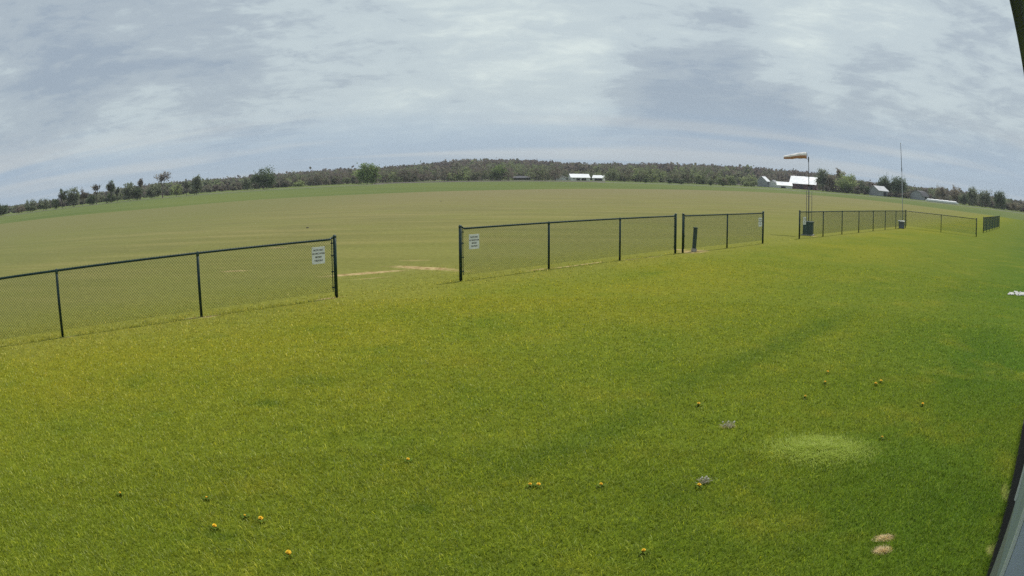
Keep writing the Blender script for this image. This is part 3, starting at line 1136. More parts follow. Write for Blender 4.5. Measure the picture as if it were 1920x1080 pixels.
line_post = MB()
line_post.lathe([(.030, -.05), (.030, H_F - .03)], 14)
LINE_ME = line_post.mesh('post')
LINE_ME.materials.append(M_green)
lc = MB()
lc.lathe([(.034, H_F - .055), (.034, H_F - .02), (.026, H_F + .015), (.024, H_F + .03), (.008, H_F + .036)], 14)
LCAP_ME = lc.mesh('post_cap')
LCAP_ME.materials.append(M_cap)
ep = MB()
ep.lathe([(.038, -.05), (.038, H_F + .055)], 16)
END_ME = ep.mesh('post')
END_ME.materials.append(M_green)
ec = MB()
ec.lathe([(.042, H_F + .03), (.042, H_F + .055), (.034, H_F + .078), (.012, H_F + .09)], 16)
ECAP_ME = ec.mesh('post_cap')
ECAP_ME.materials.append(M_cap)
for me in (LINE_ME, LCAP_ME, END_ME, ECAP_ME):
    me.polygons.foreach_set('use_smooth', [len(p.vertices) == 4 for p in me.polygons])


def fence(pts, ends, label):
    """pts: ground points of the posts; ends: indices of the thick terminal posts."""
    o0 = Vector((pts[0][0], pts[0][1], 0))
    root = empty('chain_link_fence', o0, label, 'fence', 'green chain link fence runs')
    P = [Vector((p[0], p[1], 0)) - o0 for p in pts]
    for i, p in enumerate(P):
        e = i in ends
        o = link(bpy.data.objects.new('post', END_ME if e else LINE_ME))
        o.parent = root
        o.location = p
        c = link(bpy.data.objects.new('post_cap', ECAP_ME if e else LCAP_ME))
        c.parent = o
    i0 = 0
    for i in range(1, len(P)):
        if i in ends:
            m = MB()
            d = (P[i] - P[i0]).normalized()
            a, b = P[i0] + Vector((0, 0, H_F)), P[i] + Vector((0, 0, H_F))
            m.path([a + d * .045 + Vector((0, 0, .035)), a + d * .13 + Vector((0, 0, -.002))] + [P[k] + Vector((0, 0, H_F)) for k in range(i0 + 1, i)]
                   + [b - d * .13 + Vector((0, 0, -.002)), b - d * .045 + Vector((0, 0, .035))], [.023] * (i - i0 + 3), 12)
            m.build('top_rail', M_green, root, smooth=True)
            i0 = i
    for i in range(len(P) - 1):
        a, b = P[i], P[i + 1]
        d = b - a
        V, F = wire_panel(d.length - .06, .135, H_F + .012)
        V[:, 0] += .03
        V[:, 1] -= .030
        ang = math.atan2(d.y, d.x)
        ca, sa = math.cos(ang), math.sin(ang)
        W = np.stack([V[:, 0] * ca - V[:, 1] * sa + a.x, V[:, 0] * sa + V[:, 1] * ca + a.y, V[:, 2]], 1)
        np_mesh('wire_mesh', W, F, M_wire, parent=root)
    # tension bar and bands at the terminal posts
    for i in ends:
        for j in (i - 1, i + 1):
            if 0 <= j < len(P):
                d = (P[j] - P[i]).normalized()
                m = MB()
                q = P[i] + d * .075
                m.box(q + Vector((0, 0, .67)), (.016, .006, 1.08), math.atan2(d.y, d.x))
                for z in (.22, .55, .88, 1.14):
                    m.box(P[i] + d * .06 + Vector((0, 0, z)), (.07, .03, .022), math.atan2(d.y, d.x))
                m.build('tension_bar', M_green, root)
    return root


PL = [gnd(118, 632), gnd(378, 594), gnd(631, 558)]
v = (PL[0] - PL[1])
PL = [PL[0] + v * 2, PL[0] + v] + PL
fence(PL, (0, 4), 'green chain link fence run at the left, ending at the wide gateway')
PM = [gnd(864, 527), gnd(1029, 505), gnd(1162, 488), gnd(1266, 475)]
fence(PM, (0, 3), 'green chain link fence run in the middle, three bays long, right of the wide gateway')
PN = [gnd(1280, 474), gnd(1363, 465), gnd(1430, 456.5)]
fence(PN, (0, 2), 'short green chain link fence run of two bays, in front of the slanted green post')
PR = [gnd(1498.5, 447.5), gnd(1543, 443.3), gnd(1578.5, 439), gnd(1610, 436), gnd(1637, 433), gnd(1659.5, 430.7), gnd(1679.5, 428.7), gnd(1697.5, 427)]
PS2 = gnd(1830.5, 443.5)
PS1 = (PR[-1] + PS2) / 2
fence(PR + [PS1, PS2], (0, 7, 9), 'long green chain link fence run by the windsock, turning a corner at the far end')
t0, t1 = gnd(1843.5, 436.5), gnd(1873.5, 427)
fence([t0 + (t1 - t0) * k / 6 for k in range(7)], (0, 6), 'far green chain link fence run seen nearly end on at the right')


# ------------------------------------------------------------------ signs on the fence
def sign(px, py, a, b, label, w=.31, h=.345, face=-1):
    """Sign hung on the line from post a to post b, facing the lawn."""
    d = ray(px, py)
    u = Vector((b.x - a.x, b.y - a.y, 0)).normalized()
    n = Vector((u.y, -u.x, 0))          # towards the lawn
    p0 = Vector((a.x, a.y, 0)) + n * .048
    t = (p0 - Vector((0, 0, CAM_H))).dot(n) / d.dot(n)
    c = Vector((0, 0, CAM_H)) + d * t
    root = empty('sign', c, label, 'sign', 'white notice signs on the fence', rz=math.atan2(u.y, u.x))
    m = MB()
    m.box((0, 0, 0), (w, .006, h))
    m.build('sign_board', M_sign, root, bevel=.002)
    for sx in (-1, 1):
        for sz in (-1, 1):
            k = MB()
            k.box((sx * (w / 2 - .014), -.004, sz * (h / 2 - .014)), (.010, .005, .010))
            k.tube((sx * (w / 2 - .014), -.004, sz * (h / 2 - .014)), (sx * (w / 2 - .014), .03, sz * (h / 2 - .014)), .002, .002, 5)
            k.build('wire_tie', M_tie, root)
    for i, txt in enumerate(("PILOTS ONLY", "NO SPECTATORS", "BEYOND", "THIS POINT")):
        cu = bpy.data.curves.new('lettering', 'FONT')
        cu.body = txt
        cu.align_x = 'CENTER'
        cu.align_y = 'CENTER'
        cu.size = .046
        cu.offset = .0012
        cu.extrude = .0006
        to = bpy.data.objects.new('lettering', cu)
        link(to)
        dg = bpy.context.evaluated_depsgraph_get()
        me = bpy.data.meshes.new_from_object(to.evaluated_get(dg))
        bpy.data.objects.remove(to)
        me.transform(Matrix.Translation((0, -.0042, h * (.31 - .205 * i))) @ Matrix.Rotation(R(90), 4, 'X') @ Matrix.Diagonal((.84, 1.0, 1.0, 1.0)))
        me.materials.clear()
        me.materials.append(M_ink)
        t = link(bpy.data.objects.new('lettering', me))
        t.parent = root
    return root


sign(597, 479, PL[3], PL[4], 'white notice sign on the left fence beside the wide gateway, largest in view')
sign(889, 453, PM[0], PM[1], 'white notice sign on the middle fence right of the wide gateway')
sign(1425.5, 416.5, PN[1], PN[2], 'narrow looking white notice sign at the end of the two bay fence', w=.31)
sign(1508.5, 414, PR[0], PR[1], 'white notice sign in front of the dark green cabinet', w=.31)


# ------------------------------------------------------------------ slanted green post
def green_post():
    p = gnd(1301, 471.5)
    top = far(1304.2, 427.5, math.hypot(p.x, p.y))
    root = empty('utility_post', p, 'dark green square utility post leaning slightly behind the two bay fence', 'post')
    lean = Vector((top.x - p.x, top.y - p.y, top.z))
    m = MB()
    q = lean.to_track_quat('Z', 'Y').to_matrix()
    M = q @ Matrix.Rotation(R(45), 3, 'Z')
    m.box(lean * .53, (.105, .105, lean.length * .93), m=M)
    m.build('post_body', M_cab, root, bevel=.008)
    c = MB()
    c.box(lean * 1.005, (.125, .125, .035), m=M)
    c.build('cap', M_cab, root, bevel=.006)
    b = MB()
    b.box(Vector((0, 0, .02)) + lean * .04, (.145, .145, .11), m=M)
    b.build('base_collar', M_conc, root, bevel=.01)
    f = MB()
    f.box(lean * .75 + M @ Vector((0, -.0555, 0)), (.06, .008, .16), m=M)
    f.build('cover_plate', M_greybox, root)


green_post()


# ------------------------------------------------------------------ windsock, cabinet, mast
def windsock():
    p = gnd(1515.5, 439)
    D = math.hypot(p.x, p.y)
    rt = empty('windsock', p, 'faded orange windsock with a sunlit white top streaming left from its thin mast', 'windsock')
    top = far(1515, 294, D).z
    m = MB()
    m.tube((0, 0, -.05), (0, 0, 2.4), .030, .028, 10)
    m.tube((0, 0, 2.4), (0, 0, top), .021, .019, 10)
    m.build('mast', M_pole, rt, smooth=True)
    # swivel arm and hoop
    right = Vector((math.cos(math.atan2(p.x, p.y)), -math.sin(math.atan2(p.x, p.y)), 0))
    pts, rad = [], []
    sock = [(1512.5, 291.6, 5.4), (1507, 291.3, 5.5), (1500, 291.5, 5.3), (1493, 292.4, 4.8), (1486, 293.4, 4.5), (1479, 294.2, 4.0), (1473, 294.7, 3.5), (1469.5, 295, 3.2)]
    for px, py, r in sock:
        q = far(px, py, D) - p
        pts.append(q)
        rad.append(r * 1.12 * .00076 * D)
    h = MB()
    n = 20
    ring = [pts[0] + Vector((0, 0, 1)) * rad[0] * 1.02 * math.sin(2 * math.pi * k / n) + Vector((-right.y, right.x, 0)) * rad[0] * 1.02 * math.cos(2 * math.pi * k / n) for k in range(n)]
    for k in range(n):
        h.tube(ring[k], ring[(k + 1) % n], .007, .007, 5)
    h.tube((0, 0, top - .08), pts[0] + Vector((0, 0, rad[0])), .008, .008, 6)
    h.tube((0, 0, top - .16), pts[0] - Vector((0, 0, rad[0])), .008, .008, 6)
    h.tube((0, 0, top - .25), (0, 0, top - .02), .032, .032, 8)
    h.build('hoop', M_pole, rt)
    # cloth sleeve, open at both ends, sunlit upper half painted in as white
    mm, t, b = mat_new('windsock_cloth')
    out = t.n['Material Output']
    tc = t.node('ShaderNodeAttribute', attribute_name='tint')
    c = t.mix(t.ss(tc.outputs['Fac'], .45, .55), C(192, 144, 130), C(248, 243, 240))  # faded cloth colour below, sunlight on the top put in as white
    df = t.node('ShaderNodeBsdfDiffuse')
    tr = t.node('ShaderNodeBsdfTranslucent')
    t.l.new(c, df.inputs[0])
    t.l.new(c, tr.inputs[0])
    mx = t.node('ShaderNodeMixShader')
    mx.inputs[0].default_value = .12
    t.l.new(df.outputs[0], mx.inputs[1])
    t.l.new(tr.outputs[0], mx.inputs[2])
    t.l.new(mx.outputs[0], out.inputs[0])
    s = MB()
    n = 20
    rng = random.Random(4)
    fine = []
    for i in range(len(pts) - 1):
        for k in range(4):
            f = k / 4
            fine.append((pts[i].lerp(pts[i + 1], f), rad[i] * (1 - f) + rad[i + 1] * f))
    fine.append((pts[-1], rad[-1]))
    vs, fs, ti = [], [], []
    for j, (c0, r0) in enumerate(fine):
        for k in range(n):
            a = 2 * math.pi * k / n
            rr = r0 * (1 + .05 * math.sin(3 * a + j * .8) + .03 * math.sin(5 * a - j * .5))
            vs.append(c0 + Vector((0, 0, 1)) * rr * math.sin(a) * (1.0 - .12 * j / len(fine)) + Vector((-right.y, right.x, 0)) * rr * math.cos(a))
    for j in range(len(fine) - 1):
        for k in range(n):
            k2 = (k + 1) % n
            s.add([], [], 0)
            fs.append((j * n + k, j * n + k2, (j + 1) * n + k2, (j + 1) * n + k))
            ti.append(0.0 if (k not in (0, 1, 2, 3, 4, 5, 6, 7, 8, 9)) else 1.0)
    s.v = vs
    s.f = fs
    s.tint = ti
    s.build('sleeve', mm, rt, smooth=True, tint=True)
    # two plain support rods either side of the mast
    for px, yt, nm in ((1511.3, 357, 'support_rod'), (1521.2, 359, 'support_rod')):
        k = MB()
        q = gnd(px, 439.5) - p
        k.tube(q + Vector((0, 0, -.05)), q + Vector((0, 0, far(px, yt, D).z)), .016, .014, 8)
        k.build(nm, M_pole, rt, smooth=True)
    for zz in (1.1, 1.9):
        br = MB()
        br.path([gnd(1511.3, 439.5) - p + Vector((0, 0, zz)), Vector((0, 0, zz)), gnd(1521.2, 439.5) - p + Vector((0, 0, zz))], [.008] * 3, 6)
        br.build('brace', M_pole, rt)


windsock()


def cabinet():
    a, b = gnd(1505, 440.5), gnd(1525, 441)
    c = (a + b) / 2
    D = math.hypot(c.x, c.y)
    W = ray(1505, 440).angle(ray(1524.6, 440)) * D
    H = far(1515, 414.8, D).z
    root = empty('equipment_cabinet', c, 'dark green equipment cabinet standing behind the fence below the windsock', 'cabinet', rz=-math.atan2(c.x, c.y) - R(8))
    m = MB()
    m.box((0, 0.0, H * .48 + .03), (W * .93, .5, H * .93))
    m.build('body', M_cab, root, bevel=.012)
    l = MB()
    l.box((W * .02, 0, H - .035), (W, .58, .06))
    l.build('lid', M_cab, root, bevel=.012)
    d = MB()
    for s in (-1, 1):
        d.box((s * W * .225, -.258, H * .46), (W * .42, .012, H * .76))
    d.build('door', M_cab, root, bevel=.004)
    h = MB()
    h.box((.03, -.275, H * .5), (.02, .03, .14))
    h.build('handle', M_pole, root)
    f = MB()
    f.box((0, 0, .015), (W * 1.1, .7, .05))
    f.build('plinth', M_conc, root)


cabinet()


def mast():
    p = gnd(1692, 427.3)
    D = math.hypot(p.x, p.y)
    root = empty('antenna_mast', p, 'tall thin antenna mast by the far fence corner, dark above and pale below', 'mast')
    zt = far(1688.6, 270, D)
    zm = far(1690.5, 318, D)
    lean = zt - p
    m = MB()
    m.tube((0, 0, -.05), lean * (zm.z / zt.z), .034, .030, 10)
    m.build('lower_tube', M_pale, root, smooth=True)
    u = MB()
    u.tube(lean * (zm.z / zt.z - .002), lean, .026, .018, 10)
    u.build('upper_tube', M_pole, root, smooth=True)
    t = MB()
    t.lathe([(.02, 0), (.035, .02), (.03, .07), (.008, .1)], 10, lean)
    t.build('tip', M_pale, root)
    j = MB()
    j.tube(lean * (zm.z / zt.z - .02), lean * (zm.z / zt.z + .02), .04, .04, 10)
    j.build('joint_collar', M_pole, root)
    # box at the foot
    c = gnd(1690.3, 428.2)
    Db = math.hypot(c.x, c.y)
    W = ray(1685, 428).angle(ray(1697.3, 428)) * Db
    Hh = far(1690, 413.6, Db).z
    rb = empty('storage_bin', c, 'grey blue storage bin with a white lid at the foot of the antenna mast', 'bin', rz=-math.atan2(c.x, c.y))
    b = MB()
    b.add([(-W * .42, -.22, 0), (W * .42, -.22, 0), (W * .42, .22, 0), (-W * .42, .22, 0), (-W * .46, -.26, Hh * .86), (W * .46, -.26, Hh * .86), (W * .46, .26, Hh * .86), (-W * .46, .26, Hh * .86)],
          [(3, 2, 1, 0), (4, 5, 6, 7), (0, 1, 5, 4), (1, 2, 6, 5), (2, 3, 7, 6), (3, 0, 4, 7)])
    b.build('body', M_greybox, rb, bevel=.015)
    l = MB()
    l.box((-.03, 0, Hh * .93), (W * 1.04, .58, Hh * .12))
    l.build('lid', M_white, rb, bevel=.02)
    h = MB()
    h.box((0, -.30, Hh * .72), (W * .3, .03, .04))
    h.build('handle', M_pole, rb)


mast()

# ------------------------------------------------------------------ the building the camera hangs on
WAZ = R(47.1)
WU = Vector((math.sin(WAZ), math.cos(WAZ), 0))       # along the wall
WN = Vector((math.cos(WAZ), -math.sin(WAZ), 0))      # into the building


def bpt(s, o, z):
    return WU * s + WN * o + Vector((0, 0, z))


def siding_mat(name, c):
    m, t, b = mat_new(name)
    geo = t.node('ShaderNodeNewGeometry')
    s = t.vmath('DOT_PRODUCT', geo.outputs['Position'], tuple(WU))
    n = t.noise(geo.outputs['Position'], 3, 4)
    rib = t.math('PINGPONG', s, 0.115)
    k = t.ss(rib, 0.0, 0.012)
    hs = t.node('ShaderNodeHueSaturation')
    hs.inputs['Color'].default_value = c
    t.l.new(t.ss(n, .3, .7, .92, 1.06), hs.inputs['Value'])
    t.l.new(hs.outputs[0], b.inputs['Base Color'])
    b.inputs['Roughness'].default_value = .4
    bp = t.node('ShaderNodeBump')
    bp.inputs['Distance'].default_value = .01
    t.l.new(k, bp.inputs['Height'])
    t.l.new(bp.outputs[0], b.inputs['Normal'])
    return m


M_side = siding_mat('blue_grey_siding', (0.34, 0.38, 0.46, 1))
M_wains = siding_mat('grey_wainscot', (0.27, 0.265, 0.31, 1))
M_panel = siding_mat('pale_blue_panel', (0.60, 0.64, 0.80, 1))
M_trim = simple('white_trim', (0.78, 0.79, 0.80, 1), .4, 0, .04, 3)
M_fascia = simple('dark_fascia', (0.075, 0.062, 0.14, 1), .5, 0, .12, 3)
M_soff = simple('soffit', (0.30, 0.30, 0.30, 1), .6, 0, .08, 3)
M_dkground = simple('dark_ground', (0.030, 0.028, 0.020, 1), 1, 0, .4, 40, bump=.6)


def slab(mb, s0, s1, o0, o1, z0, z1):
    vs = [bpt(s, o, z) for s in (s0, s1) for o in (o0, o1) for z in (z0, z1)]
    mb.add(vs, [(0, 1, 3, 2), (4, 6, 7, 5), (0, 4, 5, 1), (2, 3, 7, 6), (0, 2, 6, 4), (1, 5, 7, 3)])


def clubhouse():
    root = empty('clubhouse', (0, 0, 0), 'blue grey sided building at the right picture edge with a dark eave overhead', 'building')
    w = MB()
    slab(w, -4.0, 2.04, .30, 5.3, 1.04, 2.70)
    slab(w, 2.06, 3.20, .15, 5.3, 1.045, 2.70)
    slab(w, 3.22, 9.0, .30, 5.3, 1.04, 2.70)
    w.build('wall', M_side, root)
    b = MB()
    slab(b, -4.0, 2.04, .303, 5.29, -.05, 1.037)
    slab(b, 2.06, 3.20, .152, 5.29, -.05, 1.035)
    slab(b, 3.22, 9.0, .303, 5.29, -.05, 1.037)
    b.build('wainscot', M_wains, root)
    t = MB()
    slab(t, 2.045, 2.075, .141, .156, -.05, 2.69)     # corner boards of the projecting bay
    slab(t, 3.185, 3.222, .140, .30, 1.05, 2.69)
    t.build('corner_trim', M_trim, root)
    ep_ = MB()
    slab(ep_, 2.046, 2.056, .158, .298, -.05, 2.69)
    ep_.build('end_panel', M_panel, root)
    DZ = .30
    ez = CAM_H + DZ
    e = MB()
    slab(e, -4.3, 9.3, -.010, .004, ez, ez + .19)
    e.build('fascia', M_fascia, root)
    dr = MB()
    slab(dr, -4.3, 9.3, -.0140, -.0102, ez - .002, ez + .19)
    dr.build('drip_edge', M_fascia, root)
    so = MB()
    slab(so, -4.3, 9.3, .004, .32, ez + .012, ez + .03)
    so.build('soffit', M_soff, root)
    rf = MB()
    vs = [bpt(s, o, z) for s in (-4.4, 9.4) for o, z in ((-.013, ez + .2), (2.8, ez + 1.3), (5.9, ez + .2), (5.9, ez + .24), (2.8, ez + 1.34), (-.013, ez + .24))]
    rf.add(vs, [(0, 1, 2, 3, 4, 5)[::-1], (6, 7, 8, 9, 10, 11), (0, 6, 7, 1)[::-1], (1, 7, 8, 2)[::-1], (2, 8, 9, 3), (3, 9, 10, 4), (4, 10, 11, 5), (5, 11, 6, 0)])
    rf.build('roof', M_roofd, root)
    for s in (-3.99, 8.98):
        gb = MB()
        vs = [bpt(s + q, o, z) for q in (0, .01) for o, z in ((.32, 2.70), (5.28, 2.70), (5.28, ez + .36), (2.8, ez + 1.28), (.32, ez + .30))]
        gb.add(vs, [(0, 1, 2, 3, 4), (9, 8, 7, 6, 5)] + [(i, (i + 1) % 5, 5 + (i + 1) % 5, 5 + i) for i in range(5)])
        gb.build('gable', M_side, root)


clubhouse()
mu = MB()
slab(mu, -4, 9, .172, .35, -.05, .012)  # dark strip on the ground along the foot of the wall
tag(mu.build('wall_foot_strip', M_dkground), kind='structure')

# ------------------------------------------------------------------ turf blades
def make_grass():
    rng = np.random.default_rng(21)
    P, Hh, Ww, dry = [], [], [], []

    def sector(n, r0, r1, h, w, d):
        a = rng.uniform(R(-54), R(54), n)
        r = np.sqrt(rng.uniform(r0 * r0, r1 * r1, n))
        P.append(np.stack([np.sin(a) * r, np.cos(a) * r], 1))
        Hh.append(rng.uniform(h[0], h[1], n))
        Ww.append(rng.uniform(w[0], w[1], n))
        dry.append((rng.uniform(size=n) < d) * rng.uniform(.3, .9, n))
    sector(190000, 3.0, 6.0, (.022, .044), (.0026, .0050), .035)
    sector(150000, 6.0, 9.5, (.022, .044), (.0036, .0068), .03)
    sector(120000, 9.5, 14.0, (.020, .042), (.006, .011), .025)
    sector(100000, 14.0, 22.0, (.018, .036), (.010, .018), .02)
    sector(50000, 22.0, 34.0, (.014, .03), (.016, .030), .02)
    P_ = np.concatenate(P)
    H_, W_, D_ = np.concatenate(Hh), np.concatenate(Ww), np.concatenate(dry)
    rel = P_ - np.array(FP)
    d = rel @ np.array(FN)
    o = P_ @ np.array([WN.x, WN.y])
    keep = (o < .17) & (rng.uniform(size=len(d)) < np.clip(1 - d / 3.5, 0, 1)) & (rng.uniform(size=len(d)) < np.clip(1.2 - np.hypot(P_[:, 0], P_[:, 1]) / 34, .15, 1))
    # taller unmown strip under the fence wire
    u = rel @ np.array(FD)
    line = np.abs(d + .02) < .16
    H_ = np.where(line, H_ * 1.5, H_)
    H_ = np.where(d > .3, H_ * .7, H_)
    for (x, y, rx, ry, rot, s) in BARE:
        q = P_ - np.array([x, y])
        c_, s_ = math.cos(rot), math.sin(rot)
        e = np.hypot((q[:, 0] * c_ + q[:, 1] * s_) / rx, (-q[:, 0] * s_ + q[:, 1] * c_) / ry)
        inn = e < .95
        keep &= ~(inn & (rng.uniform(size=len(e)) < s * .85))
        D_ = np.where(inn, .85, D_)
    P_, H_, W_, D_ = P_[keep], H_[keep], W_[keep], D_[keep]
    T_ = np.clip(rng.normal(.42, .26, len(P_)), 0, 1)
    glint = rng.uniform(size=len(P_)) < .06
    T_ = np.where(glint, rng.uniform(1.0, 1.6, len(P_)), T_)
    H_ = np.where(glint, H_ * 1.25, H_)

    # longer tufts under the fence posts and a pale overgrown patch near the building
    c = gnd(1540, 846)
    n = 15000
    ax = Vector((.55, -.12)).normalized()
    lx, ly = rng.normal(0, .235, n), rng.normal(0, .165, n)
    r = np.hypot(lx / .5, ly / .36)
    clump = .5 + .5 * np.sin(lx * 23 + 1.3 * np.sin(ly * 31)) * np.sin(ly * 27 + 1.1 * np.sin(lx * 19))
    px = c.x + lx * ax.x - ly * ax.y
    py = c.y + lx * ax.y + ly * ax.x
    edge_fall = np.clip(1.1 - r * .35, .45, 1) * (.7 + .4 * clump)
    P_ = np.concatenate([P_, np.stack([px, py], 1)])
    H_ = np.concatenate([H_, rng.uniform(.040, .088, n) * edge_fall])
    W_ = np.concatenate([W_, rng.uniform(.003, .0055, n)])
    D_ = np.concatenate([D_, np.clip(rng.normal(.62, .18, n), 0, 1)])
    T_ = np.concatenate([T_, np.clip(rng.normal(1.1, .2, n), 0, 1.5)])

    n = len(P_)
    az = rng.uniform(0, 2 * np.pi, n)
    lean = rng.uniform(.25, 1.25, n)
    dx, dy = np.cos(az), np.sin(az)
    tx, ty = -dy, dx
    base = np.stack([P_[:, 0], P_[:, 1], np.full(n, -.004)], 1)
    mid = base + np.stack([dx * lean * H_ * .35, dy * lean * H_ * .35, H_ * .62], 1)
    top = base + np.stack([dx * lean * H_ * .95, dy * lean * H_ * .95, H_ * (1.0 - .18 * lean)], 1)
    tv = np.stack([tx, ty, np.zeros(n)], 1) * W_[:, None] * .5
    V = np.stack([base - tv, base + tv, mid + tv * .9, mid - tv * .9, top], 1).reshape(-1, 3)
    b = np.arange(n)[:, None] * 5
    F1 = b + np.array([0, 1, 2])
    F2 = b + np.array([0, 2, 3])
    F3 = b + np.array([3, 2, 4])
    F = np.concatenate([F1, F2, F3])
    o = np_mesh('grass', V, F, M_blade, {'tint': ('FACE', np.tile(T_, 3)), 'dry': ('FACE', np.tile(D_, 3))})
    tag(o, 'short mown grass blades covering the lawn up to the fence', 'grass', kind='stuff')


make_grass()

# ------------------------------------------------------------------ small things in the lawn
M_yel = simple('dandelion_yellow', (0.88, 0.58, 0.03, 1), .8, 0, .2, 60)
M_pux = simple('dandelion_seed', (0.55, 0.53, 0.44, 1), .9, 0, .1, 60)
M_leaf = simple('dandelion_leaf', (0.11, 0.16, 0.022, 1), .9, 0, .25, 30, spec=.05)
M_stem = simple('dandelion_stem', (0.12, 0.17, 0.05, 1), .6, 0, .2, 30)


def dandelion_meshes(seed, seedhead=False):
    rng = random.Random(seed)
    f = MB()
    for layer, (rad, zz, n) in enumerate(((.024, .0, 18), (.019, .006, 15), (.012, .010, 10))):
        for k in range(n):
            a = 2 * math.pi * (k + .5 * layer + rng.uniform(-.2, .2)) / n
            ca, sa = math.cos(a), math.sin(a)
            r = rad * rng.uniform(.85, 1.1)
            w = .0042
            f.add([(ca * .002 - sa * w * .6, sa * .002 + ca * w * .6, zz), (ca * .002 + sa * w * .6, sa * .002 - ca * w * .6, zz),
                   (ca * r + sa * w, sa * r - ca * w, zz + .004 + .004 * layer), (ca * r - sa * w, sa * r + ca * w, zz + .004 + .004 * layer)], [(0, 1, 2, 3)])
    f.lathe([(.006, -.008), (.009, 0), (.008, .010), (.002, .014)], 9)
    s = MB()
    s.path([(0, 0, -.058), (.003, .002, -.03), (0, 0, -.004)], [.0026, .0024, .0026], 6)
    l = MB()
    nl = 8
    for k in range(nl):
        a = 2 * math.pi * (k + rng.uniform(-.3, .3)) / nl
        d, t = Vector((math.cos(a), math.sin(a), 0)), Vector((-math.sin(a), math.cos(a), 0))
        ln = rng.uniform(.035, .06)
        pts = []
        for i in range(6):
            u = i / 5
            w = .010 * math.sin(math.pi * (.15 + .8 * u)) * (1.35 if i % 2 else .7)
            c = d * ln * u + Vector((0, 0, .02 + .03 * math.sin(u * 2.4) - .012 * u))
            pts.append((c - t * w, c + t * w))
        for i in range(5):
            l.add([pts[i][0], pts[i][1], pts[i + 1][1], pts[i + 1][0]], [(0, 1, 2, 3)])
    out = []
    for mb, nm, mt in ((f, 'flower_head', M_yel), (s, 'stem', M_stem), (l, 'leaf_rosette', M_leaf)):
        me = mb.mesh(nm)
        me.materials.append(mt)
        out.append((nm, me))
    return out


D_ME = [dandelion_meshes(1), dandelion_meshes(2), dandelion_meshes(3)]
DL = [
    (402, 986, 1.0, 'yellow dandelion at the lower left of the lawn, leftmost of the three nearest blooms'),
    (489, 972, 1.05, 'yellow dandelion at the lower left, middle and highest of the three nearest blooms'),
    (541, 1036, 1.1, 'yellow dandelion at the lower left of the lawn, lowest of the three nearest blooms'),
    (459, 966, .5, 'tiny half open dandelion just left of the middle bloom at the lower left'),
    (387, 932, .5, 'tiny pale dandelion above the leftmost of the lower left blooms'),
    (225, 924, .6, 'small dandelion by itself far out on the left side of the lawn'),
    (765, 861, .8, 'orange yellow dandelion by itself left of the lawn middle'),
    (994, 908, .8, 'left one of the close pair of dandelions in the lawn middle'),
    (1010, 908, .85, 'right one of the close pair of dandelions in the lawn middle'),
    (1127, 908, .8, 'ragged yellow dandelion right of the close pair'),
    (1311, 909, .9, 'orange dandelion touching the small grey dry weed'),
    (1207, 1032, .8, 'single dandelion near the bottom edge right of the middle'),
    (1310, 757, 1.0, 'dandelion above and left of the larger dry weed clump'),
    (1510, 743, .9, 'dandelion above the pale tuft of long grass'),
    (1552, 697, 1.0, 'upper dandelion of the loose group behind the pale grass tuft'),
    (1547, 716, .9, 'lower dandelion of the loose group behind the pale grass tuft'),
    (1642, 719, 1.1, 'left dandelion of the two side by side at the right of the lawn'),
    (1652, 714, 1.0, 'right dandelion of the two side by side at the right of the lawn'),
    (1730, 757, 1.0, 'rightmost dandelion in the lawn, nearest the building'),
    (1654, 819, .6, 'small dandelion at the upper right rim of the pale grass tuft'),
]
for i, (px, py, s, lb) in enumerate(DL):
    p = gnd(px, py, .030)
    root = empty('dandelion', p, lb, 'dandelion', 'dandelions in the lawn')
    root.rotation_euler = (0.12 * math.sin(i * 2.1), 0.12 * math.cos(i * 1.7), i * 1.3)
    for nm, me in D_ME[i % 3]:
        o = link(bpy.data.objects.new(nm, me))
        o.parent = root
        if nm == 'leaf_rosette':
            o.location = (0, 0, -.043)
        elif nm == 'flower_head':
            o.scale = (s * .82, s * .82, s * .75)


def dry_weed(px, py, w, label, seed):
    rng = random.Random(seed)
    p = gnd(px, py)
    root = empty('dry_weed', p, label, 'weed', 'dry weeds in the lawn')
    m = MB()
    for k in range(48):
        a = rng.uniform(0, 2 * math.pi)
        r = w * math.sqrt(rng.uniform(0, 1))
        b = Vector((r * math.cos(a), r * .6 * math.sin(a), .01))
        d = Vector((rng.gauss(0, .6), rng.gauss(0, .6), 1)).normalized()
        ln = rng.uniform(.035, .07)
        m.path([b, b + d * ln * .5, b + d * ln + Vector((rng.gauss(0, .012), rng.gauss(0, .012), -.01))], [.003, .0026, .001], 4)
    m.build('stalks', M_straw, root)
    for k in range(5):
        h = MB()
        a = rng.uniform(0, 2 * math.pi)
        r = w * math.sqrt(rng.uniform(0, 1))
        h.lathe([(.002, 0), (.009, .006), (.010, .014), (.003, .022)], 6, (r * math.cos(a), r * .6 * math.sin(a), rng.uniform(.03, .05)))
        h.build('seed_head', M_pux, root)


M_straw = simple('dry_straw', (0.50, 0.46, 0.33, 1), .8, 0, .3, 40)
dry_weed(1366, 802, .075, 'larger dry grey weed clump in the lawn left of the pale grass tuft', 7)
dry_weed(1319, 908, .045, 'small dry grey weed beside an orange dandelion', 8)


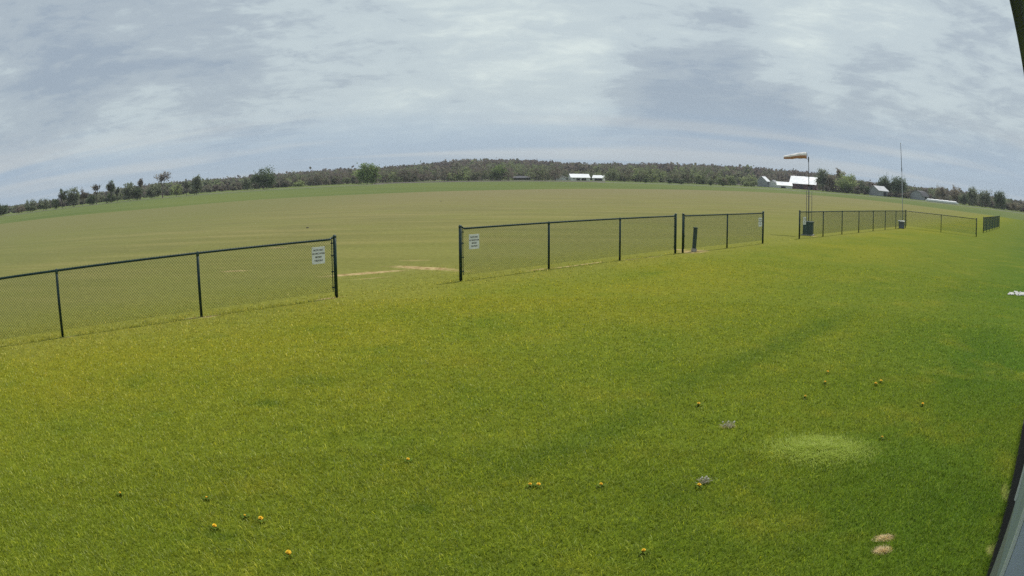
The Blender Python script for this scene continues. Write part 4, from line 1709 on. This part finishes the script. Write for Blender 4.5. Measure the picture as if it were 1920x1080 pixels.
def dead_turf(px, py, rx, ry, label, seed):
    """Low mat of pale dead straw on a bare spot."""
    rng = random.Random(seed)
    p = gnd(px, py)
    root = empty('dead_turf', p, label, 'dead grass', 'dead spots in the lawn')
    m = MB()
    for k in range(620):
        a = rng.uniform(0, 2 * math.pi)
        r = min(abs(rng.gauss(0, .52)), 1.2)
        b = Vector((rx * r * math.cos(a), ry * r * math.sin(a), .006))
        t = rng.uniform(0, 2 * math.pi)
        d = Vector((math.cos(t), math.sin(t), rng.uniform(.05, .9))).normalized()
        ln = rng.uniform(.014, .036)
        m.tube(b, b + d * ln, .0017, .0009, 3, cap=False)
    m.build('straw', M_straw2, root)
    s = MB()
    vs, fs = [(0, 0, .012)], []
    n = 18
    for k in range(n):
        a = 2 * math.pi * k / n
        q = .72 * (1 + .22 * math.sin(3 * a + seed) + .14 * math.sin(7 * a + 2 * seed))
        vs.append((rx * q * math.cos(a), ry * q * math.sin(a), .002))
    fs = [(0, 1 + k, 1 + (k + 1) % n) for k in range(n)]
    s.add(vs, fs)
    s.build('bare_earth', M_earth, root)


M_straw2 = simple('bleached_straw', (0.78, 0.64, 0.37, 1), .8, 0, .25, 50)
M_earth = simple('dry_earth', (0.46, 0.36, 0.20, 1), 1, 0, .3, 40)
dead_turf(1656, 1011, .085, .045, 'pale dead grass spot in the lower right lawn, upper of two', 1)
dead_turf(1653, 1034, .075, .05, 'pale dead grass spot in the lower right lawn, lower of two', 2)


def stones():
    rng = random.Random(3)
    m = MB()
    for k in range(150):
        t = rng.uniform(0, 1) ** .8
        px = 1888 + 60 * t
        p = gnd(px, 551.5 + 2 * t + rng.gauss(0, 2.2 * (.3 + t)))
        r = rng.uniform(.02, .06)
        vs = []
        for a, b, c in ((1, 0, 0), (-1, 0, 0), (0, 1, 0), (0, -1, 0), (0, 0, 1), (0, 0, -1), (.6, .6, .5), (-.6, .6, .4), (.6, -.6, .5), (-.6, -.6, .4)):
            vs.append((p.x + a * r * rng.uniform(.8, 1.2), p.y + b * r * rng.uniform(.8, 1.2), r * .35 + c * r * rng.uniform(.6, .9)))
        m.add(vs, [(4, 0, 6), (4, 6, 2), (4, 2, 7), (4, 7, 1), (4, 1, 9), (4, 9, 3), (4, 3, 8), (4, 8, 0), (0, 2, 6), (2, 1, 7), (1, 3, 9), (3, 0, 8), (5, 2, 0), (5, 1, 2), (5, 3, 1), (5, 0, 3)])
    tag(m.build('white_stones', M_stone), 'scatter of white stones on the lawn at the right picture edge', 'stones', kind='stuff')


stones()


def flag(px, py, label):
    """Small dark clod far out on the flying field."""
    p = gnd(px, py)
    m = MB()
    rng = random.Random(int(px))
    for k in range(7):
        r = rng.uniform(.02, .05)
        m.lathe([(r * .6, 0), (r, r * .5), (r * .7, r), (.01, r * 1.25)], 7, (rng.gauss(0, .06), rng.gauss(0, .04), -.01))
    o = m.build('clod', M_soil, loc=p)
    tag(o, label, 'clod', 'dark clods on the flying field')


flag(575.5, 427.5, 'dark earth clod on the mown field above the left fence')
flag(826.5, 377.5, 'dark earth clod farther out on the mown field, left of the white sheds')

# ------------------------------------------------------------------ haze
HAZE = 0.0002


def haze():
    m = bpy.data.materials.new('haze')
    m.use_nodes = True
    t = NT(m.node_tree)
    t.n.clear()
    out = t.node('ShaderNodeOutputMaterial')
    pv = t.node('ShaderNodeVolumePrincipled')
    pv.inputs['Color'].default_value = (0.80, 0.87, 0.95, 1)
    pv.inputs['Density'].default_value = HAZE
    t.l.new(pv.outputs[0], out.inputs['Volume'])
    b = MB()
    b.box((0, 900, 49.5), (5200, 5400, 101))
    tag(b.build('haze', m), kind='stuff')


if HAZE > 0:
    haze()
